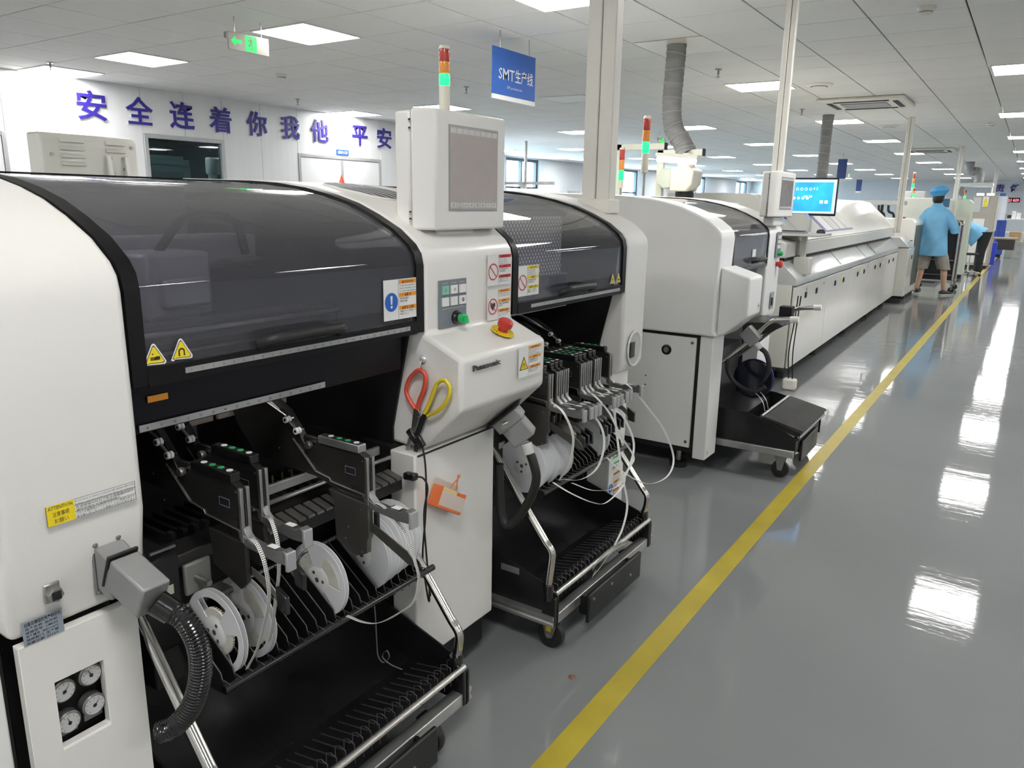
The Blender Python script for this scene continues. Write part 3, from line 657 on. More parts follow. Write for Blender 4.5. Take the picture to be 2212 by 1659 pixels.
# ---- body behind the hoods
rb=[(x,z) for x,z in PROF[::-1]]
rear=[(-2.2,.5)]+[(-2.2,1.438)]+[(2*XM-x,z-.004) for x,z in PROF[::-1]]+[(2*XM+1.24,.5)]
for nm,a,b in (('rear_body',.692,1.455),('rear_body',1.854,2.61)): MB().prism(rear,a,b).build(nm,white,pm,bev=.004)
def bay(y0,y1,k):
    """dark chamber under one hood"""
    inn=offs(PROF,-.03)
    side=[(-1.285,1.06),(-1.345,.80),(-1.345,.56),(-2.19,.56),(-2.19,1.405)]+[p for p in inn[::-1][1:] if p[1]>1.1]
    for a,b in ((y0,y0+.006),(y1-.006,y1)): MB().prism(side,a,b).build('bay_side',black,pm)
    MB().box(-2.198,-2.19,y0+.006,y1-.006,.56,1.43).build('bay_back',intgrey,pm)
    MB().box(-2.19,-1.8,y0+.006,y1-.006,.1,.56).build('bay_floor',black,pm)
    yc=(y0+y1)/2
    # gantry beams, rails, heads
    MB().box(-1.98,-1.86,y0+.006,y1-.006,1.2,1.29).build('gantry_beam',mat('gantry_grey',(.4,.4,.42),.4,metal=.3,var=.08),pm,bev=.008)
    MB().box(-1.855,-1.845,y0+.006,y1-.006,1.215,1.225).build('gantry_rail',steel,pm)
    MB().box(-1.62,-1.54,y0+.006,y1-.006,1.06,1.115).build('front_beam',dark,pm,bev=.006)
    MB().cyl((-1.53,y0+.006,1.1),(-1.53,y1-.006,1.1),.006).build('front_rod',steel,pm,smooth=True)
    MB().box(-1.75,-1.66,y0+.006,y1-.006,1.0,1.03).build('board_conveyor',dark,pm,bev=.004)
    MB().box(-1.655,-1.645,y0+.006,y1-.006,1.028,1.034).build('conveyor_edge',steel,pm)
    for q in ((yc+.02,) if k==0 else (yc-.18,)):
        h=MB(); h.box(-1.85,-1.70,q-.09,q+.09,1.1,1.26).build('placement_head',mat('head_grey',(.42,.42,.43),.4,metal=.2,var=.08),pm,bev=.012)
        MB().box(-1.70,-1.66,q-.06,q+.06,1.13,1.2).build('head_cover',intgrey,pm,bev=.01)
        for j in range(4): MB().lathe([(.012,0),(.012,.05),(.005,.08)],(-1.74,q-.06+j*.04,1.1),(0,0,-1),n=12).build('nozzle',steel,pm,smooth=True)
        MB().tube(spline([(-1.78,q,1.26),(-1.8,q+.1,1.34),(-1.82,q+.25,1.33),(-1.84,q+.3,1.24)],6),.012,8).build('cable_loop',gloss_black,pm,smooth=True)
    MB().box(-2.188,-2.18,y0+.22,y0+.27,1.28,1.31).build('interior_sticker',paperw,pm)
    if k==0:
        # inner shutter under the hood with its scale
        MB().strip([(-1.3,.968),(-1.295,1.06)],y0+.01,y1-.02,.006).build('inner_shutter',mat('dark_shutter',(.006,.006,.01),.35,var=.1,spec=.3),pm)
        s2=MB(); s2.mi(0).box(-1.2945,-1.2925,y0+.035,y0+.48,.972,.985); s2.mi(1)
        for j in range(16): s2.text(str(j+8),.007,(-1.2922,y0+.05+j*.0275,.9755),YP,ZP,.0002,'C',.01)
        s2.build('inner_scale',[alu,ink],pm)
        MB().obox((-1.292,y0+.075,1.03),XP*.001,YP*.04,ZP*.012).build('inner_caution',orange_p,pm)
    # pale bars behind the feeders
    for a,b in ((.23,.395),(.41,.62)): MB().box(-1.61,-1.6,y0+a,y0+b,.858,.89).build('pale_bar',mat('pale_bar',(.42,.38,.31),.5,var=.08),pm)
bay(.692,1.455,0); bay(1.854,2.61,1)
def hood(y0,y1,gm,start,lab):
    """curved smoked hood: black frame with glass, handle, scale"""
    fr=MB(); po=offs(PROF,.004); pi_=offs(PROF,-.012)
    for a,b in ((y0+.002,y0+.03),(y1-.03,y1-.002)): fr.prism(po+pi_[::-1],a,b)
    fr.box(-1.256,-1.235,y0+.03,y1-.03,1.068,1.1)
    fr.box(-2.2,-2.16,y0+.03,y1-.03,1.43,1.445)
    f=fr.build('hood_frame',mat('hood_frame_black',(.006,.006,.007),.4,var=.1,spec=.25),pm,smooth=True,label=lab)
    g=offs(PROF,-.001); gi=offs(PROF,-.005); g=[(-1.241,1.1)]+g[1:]; gi=[(-1.245,1.1)]+gi[1:]
    MB().prism(g+gi[::-1],y0+.03,y1-.03).build('hood_glass',gm,f,smooth=True)
    L=.61; ys=y0+.1; sc=MB(); sc.mi(0).box(-1.2352,-1.2335,ys,ys+L,1.08,1.0905); sc.mi(1)
    for j in range(27): sc.text(str(j+1),.006,(-1.2334,ys+.012+j*.0225,1.0828),YP,ZP,.0002,'C',.01)
    sc.build('scale_strip',[alu,ink],f)
    hy0,hy1=y0+.265,y0+.475
    MB().tube(spline([(-1.235,hy0,1.108),(-1.215,hy0+.01,1.118),(-1.206,hy0+.04,1.122),(-1.206,hy1-.04,1.122),(-1.215,hy1-.01,1.118),(-1.235,hy1,1.108)],5),.0115,10).build('hood_handle',rubber,f,smooth=True)
    return f
h1=hood(.69,1.457,smoked,0,'dark smoked hood of the near bay'); h2=hood(1.852,2.612,smoked2,0,'paler smoked hood of the far bay')
tri_sign(h1,(-1.2385,.735,1.103),YP,ZP,.05,'hand'); tri_sign(h1,(-1.2385,.787,1.105),YP,ZP,.05,'magnet')
notice(h1,(-1.2385,1.312,1.112),YP,ZP,.117,.096,orange_p,'must',T_CON,.43)
tri_sign(h2,(-1.2385,2.505,1.11),YP,ZP,.045,'magnet'); tri_sign(h2,(-1.2385,2.551,1.11),YP,ZP,.045,'hand')
notice(h2,(-1.2385,1.88,1.118),YP,ZP,.118,.09,yellow,'no',T_SAFE,.44)
# perforated sheet inside the far bay
def perf_material():
    m=bpy.data.materials.new('perforated_sheet'); m.use_nodes=True; nt=m.node_tree; N=nt.nodes; L=nt.links; b=N['Principled BSDF']; b.inputs['Roughness'].default_value=.5
    tc=N.new('ShaderNodeTexCoord'); facs=[]
    for ox in (0,.5):
        mp=N.new('ShaderNodeMapping'); mp.inputs['Scale'].default_value=(0,50,40); mp.inputs['Location'].default_value=(0,ox,ox); L.new(tc.outputs['Object'],mp.inputs['Vector'])
        fr=N.new('ShaderNodeVectorMath'); fr.operation='FRACTION'; L.new(mp.outputs[0],fr.inputs[0])
        sb_=N.new('ShaderNodeVectorMath'); sb_.operation='SUBTRACT'; sb_.inputs[1].default_value=(0,.5,.5); L.new(fr.outputs[0],sb_.inputs[0])
        ml=N.new('ShaderNodeVectorMath'); ml.operation='MULTIPLY'; ml.inputs[1].default_value=(0,1,1.25); L.new(sb_.outputs[0],ml.inputs[0])
        le=N.new('ShaderNodeVectorMath'); le.operation='LENGTH'; L.new(ml.outputs[0],le.inputs[0])
        lt=N.new('ShaderNodeMath'); lt.operation='LESS_THAN'; lt.inputs[1].default_value=.3; L.new(le.outputs['Value'],lt.inputs[0]); facs.append(lt)
    mxx=N.new('ShaderNodeMath'); mxx.operation='MAXIMUM'; L.new(facs[0].outputs[0],mxx.inputs[0]); L.new(facs[1].outputs[0],mxx.inputs[1])
    mix=N.new('ShaderNodeMix'); mix.data_type='RGBA'; mix.inputs['A'].default_value=(.22,.22,.23,1); mix.inputs['B'].default_value=(.9,.9,.88,1)
    L.new(mxx.outputs[0],mix.inputs['Factor']); L.new(mix.outputs['Result'],b.inputs['Base Color']); return m
MB().box(-1.47,-1.465,1.9,2.52,1.13,1.345).build('perforated_sheet',perf_material(),pm)
MB().box(-1.5,-1.48,1.9,2.6,1.0,1.13).build('grey_baffle',intgrey,pm)
MB().box(-1.44,-1.435,2.4,2.52,1.09,1.13).build('dark_label',mat('navy_label',(.03,.04,.08),.4,var=.1),pm)

# ---- operator display with signal tower on the centre column
scr=mat('dim_lcd_screen',(.30,.265,.25),.18,emit=(.30,.265,.25),es=.12,var=.03,vscale=20)
def display(X,lab,scr):
    ds=thing('operator_display',lab,'display',X@Vector((-1.33,1.695,1.3)))
    MB(X).prism([(-1.34,1.53),(-1.3,1.545),(-1.28,1.56),(-1.28,1.86),(-1.34,1.875)],1.317,1.612,'z').build('display_bezel',white,ds,bev=.006)
    MB(X).prism([(-1.345,1.532),(-1.345,1.872),(-1.4,1.86),(-1.41,1.84),(-1.41,1.56),(-1.4,1.542)],1.32,1.608,'z').build('display_back',white,ds,bev=.006)
    for z in (1.345,1.362,1.565,1.585): MB(X).obox((-1.3425,1.53,z),XP*.004,YP*.004,ZP*.004).build('hinge',ink,ds)
    MB(X).box(-1.2799,-1.2785,1.607,1.822,1.365,1.578).build('screen_surround',grey_pl,ds)
    so=MB(X).box(-1.2784,-1.2775,1.61,1.819,1.369,1.574).build('screen',scr,ds)
    keym=mat('pale_key',(.6,.58,.56),.4,var=.03)
    for r_,z in enumerate((1.374,1.558)):
        for j in range(8):
            y=1.613+j*.0257; kp=MB(X); kp.mi(0).box(-1.2776,-1.2771,y,y+.023,z,z+.0125)
            if r_==0: kp.mi(1).text('□⊘▭X日R？∇'[j],.009,(-1.277,y+.0115,z+.003),YP,ZP,.0002,'C',.01)
            kp.build('screen_key',[keym,ink],ds)
    MB(X).box(-1.4,-1.31,1.6,1.76,1.255,1.318).build('display_foot',white,ds,bev=.008)
    return ds
ds=display(Matrix.Translation((.026,-.03,.001)),'white box-shaped operator display standing on the centre control column',scr)
def tower(x,y,z,r,h,lab,post=0.0,body=.4):
    t=thing('signal_tower',lab,'signal light',(x,y,z),'signal towers')
    if post: MB().cyl((x,y,z),(x,y,z+post),r*.35,n=12).build('post',steel,t,smooth=True)
    b=z+post; hb=h*body; hl=h*(1-body-.05)/3
    MB().lathe([(r*.85,0),(r,.004),(r,hb-.003),(r*.97,hb)],(x,y,b),n=20).build('base_tube',beige,t,smooth=True)
    for k,(nm,m_) in enumerate((('green_lens',green_on),('amber_lens',orange_lens),('red_lens',red_lens))):
        MB().lathe([(r*.95,0),(r,.003),(r,hl-.004),(r*.95,hl-.001)],(x,y,b+hb+k*hl),n=20).build(nm,m_,t,smooth=True)
    MB().lathe([(r,0),(r,h*.03),(r*.8,h*.05)],(x,y,b+hb+3*hl),n=20).build('cap',beige,t,smooth=True)
tower(-1.345,1.675,1.608,.0145,.178,'slim signal tower with lit green segment on the foreground display',0,.44)
# ================================================================ FEEDER CARTS
def feeder_cart(y0, lab, dz=0.0, first=False):
    y1=y0+.71; t=thing('feeder_cart',lab,'cart',(-1.4,y0+.355,0),'black feeder carts')
    sp=[(-1.062,.1),(-1.062,.205),(-1.105,.232),(-1.29,.288),(-1.36,.31),(-1.45,.56),(-1.74,.56),(-1.74,.1)]
    for a,b in ((y0,y0+.005),(y1-.005,y1)): MB().prism(sp,a,b).build('side_plate',black,t)
    for a in (y0-.022,y1):
        m=MB().prism([(a,.104),(a+.022,.104),(a+.022,.113),(a+.017,.117),(a+.017,.125),(a+.022,.129),(a+.022,.138),(a,.138),(a,.129),(a+.005,.125),(a+.005,.117),(a,.113)],-1.74,-1.064,'x'); m.build('aluminium_rail',alu,t)
    cur=[(-1.6,.56),(-1.56,.43),(-1.5,.32),(-1.42,.235),(-1.34,.187),(-1.25,.165)]
    cur=[tuple(p)[::2] for p in spline([(x,0,z) for x,z in cur],5)]
    MB().strip(cur,y0+.005,y1-.005,-.003).build('tape_chute',mat('black_chute',(.014,.014,.015),.3,bump=.04,bscale=70,var=.2,coat=.2),t,smooth=True)
    MB().strip([(-1.25,.165),(-1.095,.196)],y0+.005,y1-.005,-.003).build('front_tray',black,t)
    proto=None; nf=26
    for k in range(nf):
        y=y0+.03+k*.0262
        if proto is None:
            f=MB(); d=Vector((.155,0,.031)).normalized(); up=Vector((-d.z,0,d.x))
            f.obox(Vector((-1.165,y,.183))+up*.0015,d*.1,YP*.0016,up*.003); 
            c=Vector((-1.088,y,.202)); f.tube([c+Vector((-.022,0,-.025)),c+Vector((-.022,0,.022)),c+Vector((-.01,.002,.026)),c+Vector((.006,.004,.02)),c+Vector((.008,.004,-.03))],.0011,5)
            proto=f.build('guide_fin',mat('fin_steel',(.2,.2,.2),.35,metal=.7,var=.15),t); py=y
        else:
            c_=proto.copy(); col.objects.link(c_); c_.parent=t; c_.location=(0,y-py,random.uniform(-.001,.001))
    MB().cyl((-1.071,y0+.003,.207),(-1.071,y1-.003,.207),.0085,n=14).build('front_rod',mat('satin_rod',(.62,.6,.57),.28,metal=.8,var=.08),t,smooth=True)
    for k,y in enumerate((y0-.01,y1-.012)):
        zb=.345 if k==0 else .3
        pts=[(-1.312,y,zb+.295),(-1.276,y,zb+.25),(-1.105,y,zb+.035),(-1.085,y,zb-.005),(-1.082,y,zb-.03),(-1.09,y,.235)]
        P2=[Vector(p) for p in pts[:2]]+arc_blend(pts[1],pts[2],pts[4],pts[5])
        MB().tube(P2,.0118,12).build('handle_tube',chrome,t,smooth=True)
        MB().cyl((-1.088,y,.19),(-1.091,y,.24),.017,n=14).build('tube_socket',gloss_black,t,smooth=True)
        MB().box(-1.11,-1.062,y-.004,y+.022,.1,.2).build('corner_block',black,t,bev=.003)
    MB().box(-1.1,-1.066,y0+.006,y1-.006,.1,.135).build('front_beam',alu,t,bev=.003)
    MB().box(-1.035,-1.022,y0+.14,y0+.54,.055,.155).build('foot_plate',black,t,bev=.004)
    for y in (y0+.17,y0+.3,y0+.45): MB().cyl((-1.022,y,.13 if y<y0+.4 else .1),(-1.019,y,.13 if y<y0+.4 else .1),.005,n=10).build('plate_bolt',steel,t)
    for y in (y0+.16,y0+.5): MB().box(-1.07,-1.035,y,y+.01,.07,.13).build('plate_arm',black,t)
    for k,(x,y) in enumerate(((-1.1,y0+.035),(-1.11,y1-.1),(-1.66,y0+.06),(-1.66,y1-.06))):
        c=MB(); c.prism([(x-.028,.1),(x+.03,.1),(x+.012,.04),(x-.012,.04)],y-.019,y-.015); c.prism([(x-.028,.1),(x+.03,.1),(x+.012,.04),(x-.012,.04)],y+.015,y+.019); c.box(x-.028,x+.03,y-.019,y+.019,.095,.1); c.cyl((x,y,.098),(x,y,.105),.02)
        co=c.build('caster',zinc,t,bev=.0015)
        MB().lathe([(.03,-.012),(.044,-.011),(.046,-.006),(.046,.006),(.044,.011),(.03,.012)],(x,y,.046),(0,1,0),n=28).build('wheel',rubber,co,smooth=True)
        MB().cyl((x,y-.022,.046),(x,y+.022,.046),.008,n=10).build('axle',steel,co)
        if k==0: MB().box(x-.009,x+.009,y-.0205,y-.0195,.062,.085).build('wheel_tag',yellow,co)
    MB().obox((-1.24,y0-.0008,.245),XP*.07,YP*.001,ZP*.022).build('maker_plate',alu,t)
    # reel rack
    zr=dz; B=Vector((-1.328,0,.575+zr)); F=Vector((-1.172,0,.463+zr)); d=(F-B).normalized(); up=Vector((-d.z,0,d.x))
    MB().cyl((B.x,y0+.075,B.z),(B.x,y1-.005,B.z),.0055,n=10).build('rack_back_rod',steel,t,smooth=True)
    MB().cyl((F.x,y0+.075,F.z),(F.x,y1-.005,F.z),.0085,n=12).build('rack_front_bar',gloss_black,t,smooth=True)
    pd=None
    for k in range(23):
        y=y0+.085+k*.0268
        if pd is None:
            m=MB(); L=(F-B).length; q=[(0,.004),(L-.03,.004),(L-.02,-.004),(L+.002,-.012),(L+.006,-.02),(L-.03,-.05),(L*.4,-.075),(0,-.05)]
            vs=[B+d*a+up*b for a,b in q]; n_=len(vs)
            m.add([v_+YP*(y-.0009) for v_ in vs]+[v_+YP*(y+.0009) for v_ in vs],[tuple(range(n_)),tuple(range(2*n_-1,n_-1,-1))]+[(i,i+n_,(i+1)%n_+n_,(i+1)%n_) for i in range(n_)])
            m.mi(1).tube([B+YP*y+up*.005,B+YP*y+d*(L-.03)+up*.005,B+YP*y+d*(L-.02)-up*.003,F+YP*y+up*.01],.0014,5)
            pd=m.build('rack_divider',[black,mat('rack_wire',(.26,.25,.24),.3,metal=.8,var=.15)],t); py=y
        else:
            c_=pd.copy(); col.objects.link(c_); c_.parent=t; c_.location=(0,y-py,0)
    # feeder table
    MB().box(-1.75,-1.4,y0+.004,y1-.004,.6,.668).build('feeder_table',black,t,bev=.004)
    MB().box(-1.4,-1.33,y0+.01,y1-.004,.662,.69).build('table_lip',dark,t,bev=.003)
    MB().cyl((-1.315,y0+.27,.735),(-1.315,y1-.005,.735),.0055,n=12).build('table_rod',steel,t,smooth=True)
    MB().box(-1.36,-1.35,y0+.27,y1-.005,.735,.758).build('table_rail',alu,t,bev=.002)
    MB().box(-1.31,-1.275,y0+.27,y1-.005,.655,.686).build('comb_block',blackm,t)
    pc=None
    for k in range(16):
        y=y0+.285+k*.0268
        if pc is None: pc=MB().obox((-1.29,y,.696),Vector((.05,0,-.012)),YP*.02,ZP*.006).build('comb_tooth',mat('comb_steel',(.2,.19,.18),.35,metal=.8,var=.12),t,bev=.001); py=y
        else: c_=pc.copy(); col.objects.link(c_); c_.parent=t; c_.location=(0,y-py,0)
    pt=None
    for k in range(20):
        y=y0+.15+k*.0268
        if pt is None: m=MB(); m.obox((-1.5,y,.678),XP*.16,YP*.01,ZP*.02); m.obox((-1.43,y,.69),XP*.02,YP*.012,ZP*.012); pt=m.build('slot_guide',dark,t); py=y
        else: c_=pt.copy(); col.objects.link(c_); c_.parent=t; c_.location=(0,y-py,0)
    for y in (y0+.45,y0+.48,y0+.51): MB().cyl((-1.47,y,.69),(-1.47,y,.725),.0025,n=8).build('contact_pin',mat('brass_pin',(.5,.4,.25),.3,metal=.8,var=.1),t)
    # docking block at the near corner
    MB().box(-1.5,-1.325,y0+.02,y0+.1,.5,.7).build('docking_block',black,t,bev=.006)
    for y in (y0+.03,y0+.055): MB().cyl((-1.38,y,.7),(-1.38,y,.725),.0035,n=8).build('dock_pin',steel,t)
    MB().cyl((-1.345,y0+.05,.706),(-1.345,y0+.105,.706),.004,n=8).build('dock_rod',steel,t)
    MB().obox((-1.3244,y0+.065,.628),XP*.001,YP*.034,ZP*.02).build('dock_label',mat('aged_label',(.5,.48,.4),.5,var=.1),t)
    MB().box(-1.33,-1.318,y0+.105,y0+.165,.6,.668).build('dock_bracket',mat('dull_bracket',(.3,.3,.28),.45,metal=.6,var=.12),t,bev=.004)
    MB().cyl((-1.318,y0+.13,.634),(-1.275,y0+.13,.634),.0065,n=12).build('dock_bolt',steel,t,smooth=True)
    MB().box(-1.325,-1.28,y0+.14,y0+.2,.59,.6).build('dock_shelf',mat('dull_bracket',(.3,.3,.28)),t,bev=.002)
    MB().box(-1.42,-1.33,y0+.03,y0+.2,.42,.5).build('dock_lower',blackm,t,bev=.004)
    return t
def arc_blend(a,b,c,d):
    return [v for v in spline([Vector(a).lerp(Vector(b),.92),b,Vector(b).lerp(Vector(c),.5)+Vector((.012,0,.004)),c,Vector(c).lerp(Vector(d),.6),d],5)]
fc1=feeder_cart(.70,'black feeder cart docked in the near bay with ribbed tray and chrome handles')
fc2=feeder_cart(1.872,'black feeder cart docked in the second bay, its wheel standing free on the floor',.03)

# ================================================================ TAPE FEEDERS
fgrey=mat('feeder_side_black',(.03,.029,.028),.33,metal=.4,bump=.02,bscale=60,var=.2,vscale=10)
btn_w=mat('white_button',(.75,.75,.75),.4,var=.03); btn_g=mat('green_button',(.03,.28,.1),.4,emit=(.05,.8,.25),es=.03,var=.03)
def feeder(x,y,dz,lab,kind='A',tall=False):
    """x = front face, y = centre plane"""
    z=dz; t=thing('tape_feeder',lab,'feeder',(x-.2,y,.7+z),'tape feeders')
    hw=.0075 if kind=='A' else .009
    zl=.735 if not tall else .722
    body=[(x,zl+z),(x,.82+z),(x-.02,.828+z),(x-.15,.832+z),(x-.165,.815+z),(x-.19,.812+z),(x-.21,.84+z),(x-.25,.885+z),(x-.31,.915+z),(x-.42,.925+z),(x-.47,.9+z),(x-.43,.82+z),(x-.36,zl+.03+z),(x-.16,zl+.024+z),(x-.115,zl+.014+z)]
    MB().prism(body,y-hw,y+hw).build('feeder_body',fgrey if not tall else mat('steel_side_plate',(.09,.085,.078),.33,metal=.75,bump=.02,bscale=40,var=.2,vscale=9),t,bev=.001)
    for s_ in (-1,1): MB().box(x-.004,x+.004,y+s_*hw*.95-.0035,y+s_*hw*.95+.0035,.715+z,.822+z).build('front_guide',steel,t,bev=.001)
    MB().box(x-.002,x+.001,y-hw*.5,y+hw*.5,.79+z,.806+z).build('guide_slot',blackm,t)
    MB().cyl((x+.002,y,.725+z),(x+.002,y,.79+z),.0016,n=8).build('pull_wire',dark,t)
    # button block
    bm=gloss_black if kind=='A' else alu
    bb=MB().box(x-.145,x-.02,y-hw-.003,y+hw+.003,.828+z,.846+z).build('button_block',bm,t,bev=.002)
    MB().box(x-.14,x-.025,y-hw,y+hw,.846+z,.8468+z).build('button_face',blackm,bb)
    for k,m_ in enumerate((btn_w,btn_g,btn_g,btn_w)): MB().lathe([(.0062,0),(.0062,.0012)],(x-.115+k*.026,y,.8468+z),n=14).build('feeder_button',m_,bb)
    # foot bracket
    ft=MB(); ft.prism([(x-.01,.735+z),(x-.01,.72+z),(x+.01,.708+z),(x+.09,.7+z),(x+.125,.702+z),(x+.125,.726+z),(x+.112,.73+z),(x+.1,.722+z),(x+.06,.724+z),(x+.05,.718+z),(x+.02,.722+z)],y-hw-.002,y+hw+.002)
    ft.prism([(x-.004,.745+z),(x+.004,.745+z),(x+.006,.735+z),(x+.02,.722+z),(x+.01,.714+z),(x-.004,.722+z)],y-hw,y+hw)
    fo=ft.build('feeder_foot',zinc,t,bev=.0015)
    MB().box(x+.066,x+.088,y-hw*.8,y+hw*.9,.7245+z,.7252+z).build('foot_label',paperw,fo)
    MB().box(x+.118,x+.126,y-hw-.003,y+hw+.003,.69+z,.727+z).build('foot_tip',mat('grey_tip',(.42,.42,.42),.4,metal=.3,var=.08),fo,bev=.002)
    # edge strip on the near face
    MB().tube([(x-.23,y-hw-.001,.822+z),(x-.16,y-hw-.001,.759+z),(x-.115,y-hw-.001,.752+z),(x-.11,y-hw-.001,.745+z),(x-.004,y-hw-.001,.736+z)],.0018,6).build('edge_strip',steel,t)
    fm=MB(); o=Vector((x-.065,y-hw-.0006,.775+z)); 
    for a,b,c_,d in ((0,0,.032,.0012),(0,.016,.032,.0012),(0,0,.0012,.017),(.031,0,.0012,.017)): fm.poly([o+XP*a+ZP*b,o+XP*(a+c_)+ZP*b,o+XP*(a+c_)+ZP*(b+d),o+XP*a+ZP*(b+d)])
    fm.build('side_mark',mat('violet_outline',(.3,.28,.5),.5,var=.05),t)
    MB().obox((x-.03,y-hw-.0005,.748+z),XP*.035,YP*.0006,ZP*.014).build('side_plate_label',dark,t)
    for a,b in ((x-.012,.812),(x-.012,.733),(x-.2,.8),(x-.28,.79),(x-.25,.74)): MB().cyl((a,y-hw-.0012,b+z),(a,y-hw,b+z),.0022,n=8).build('rivet',steel,t)
    # latch, rollers and tape guide at the rear
    MB().box(x-.2,x-.15,y-hw*.6,y+hw*.6,.822+z,.836+z).build('latch_bar',dark,t,bev=.002)
    MB().lathe([(.008,-.006),(.01,0),(.008,.006)],(x-.175,y-hw-.004,.818+z),(0,1,0),n=14).build('latch_knob',steel,t,smooth=True)
    for a,b in ((x-.238,.868),(x-.205,.847)):
        r=MB(); r.cyl((a,y-hw-.007,b+z),(a,y-hw-.0015,b+z),.0075,n=14); r.build('tape_roller',btn_w,t,smooth=True)
        MB().cyl((a,y-hw-.0145,b+z),(a,y-hw-.009,b+z),.0075,n=14).build('tape_roller',btn_w,t,smooth=True)
        MB().cyl((a,y-hw-.0155,b+z),(a,y,b+z),.0035,n=8).build('roller_pin',gloss_black,t)
    MB().tube([(x-.238,y-hw-.008,.868+z),(x-.205,y-hw-.008,.847+z)],.003,6).build('roller_arm',steel,t)
    MB().tube([(x-.4,y-hw-.008,.93+z),(x-.24,y-hw-.008,.876+z)],.0022,6).build('cover_film',steel,t)
    MB().ribbon(spline([(x-.43,y-hw-.005,.935+z),(x-.37,y-hw-.005,.925+z),(x-.31,y-hw-.005,.905+z),(x-.27,y-hw-.005,.885+z)],5),YP*.008,.0006).build('rear_tape',tapem,t)
    if tall:
        MB().prism([(x+.002,.715+z),(x+.002,.64+z),(x-.004,.63+z),(x-.006,.6+z),(x-.04,.585+z),(x-.1,.61+z),(x-.105,.7+z),(x-.12,.725+z)],y-hw-.001,y+.004).build('lower_plate',mat('grey_brown_steel',(.13,.125,.115),.35,metal=.7,var=.15),t,bev=.001)
        MB().prism([(x-.02,.66+z),(x+.0,.668+z),(x+.1,.63+z),(x+.118,.612+z),(x+.118,.598+z),(x+.1,.6+z),(x,.645+z)],y+.004,y+.007).build('release_lever',mat('grey_brown_steel'),t,bev=.001)
        for a,b in ((x-.02,.7),(x-.06,.65),(x-.07,.62),(x-.02,.6)): MB().cyl((a,y-hw-.002,b+z),(a,y-hw-.001,b+z),.0022,n=8).build('rivet',steel,t)
        MB().prism([(x+.002,.695+z),(x+.012,.69+z),(x+.012,.64+z),(x+.002,.645+z)],y+.006,y+.014).build('clip',gloss_black,t)
    else:
        MB().prism([(x+.0,.71+z),(x-.0,.63+z),(x-.02,.61+z),(x-.1,.64+z),(x-.11,.715+z)],y-hw+.002,y+.004).build('lower_plate',dark,t,bev=.001)
        MB().prism([(x,.66+z),(x+.05,.645+z),(x+.09,.615+z),(x+.085,.6+z),(x+.05,.625+z),(x,.645+z)],y+.004,y+.007).build('release_lever',steel,t,bev=.001)
        MB().prism([(x+.07,.64+z),(x+.1,.625+z),(x+.1,.59+z),(x+.075,.595+z)],y+.002,y+.012).build('lever_grip',gloss_black,t,bev=.002)
    return t
fA=feeder(-1.146,.83,.047,'black tape feeder nearest the left column, with lit green buttons')
feeder(-1.18,.9,.056,'second black tape feeder with lit green buttons, behind the first')
feeder(-1.108,1.12,.034,'tall tape feeder with silver button block and side plate near the white reels','B',True)
for k,y in enumerate((1.957,2.0,2.027,2.054,2.155,2.182,2.209,2.25,2.277,2.364)):
    x=-1.16
    if k==0: feeder(x,y,.06,'tape feeder with brownish lower plate nearest the control box in the second bay','A',True); continue
    dup(fA,(x-.2,y,.76),None,'black tape feeder in the second bay, '+('nearest the control box, grey flank showing','second from the control box','third from the control box','fourth from the control box, beside the wide gap','left one of the middle trio','centre one of the middle trio','right one of the middle trio','left one of the far pair','right one of the far pair','farthest, standing alone by the white end column')[k])

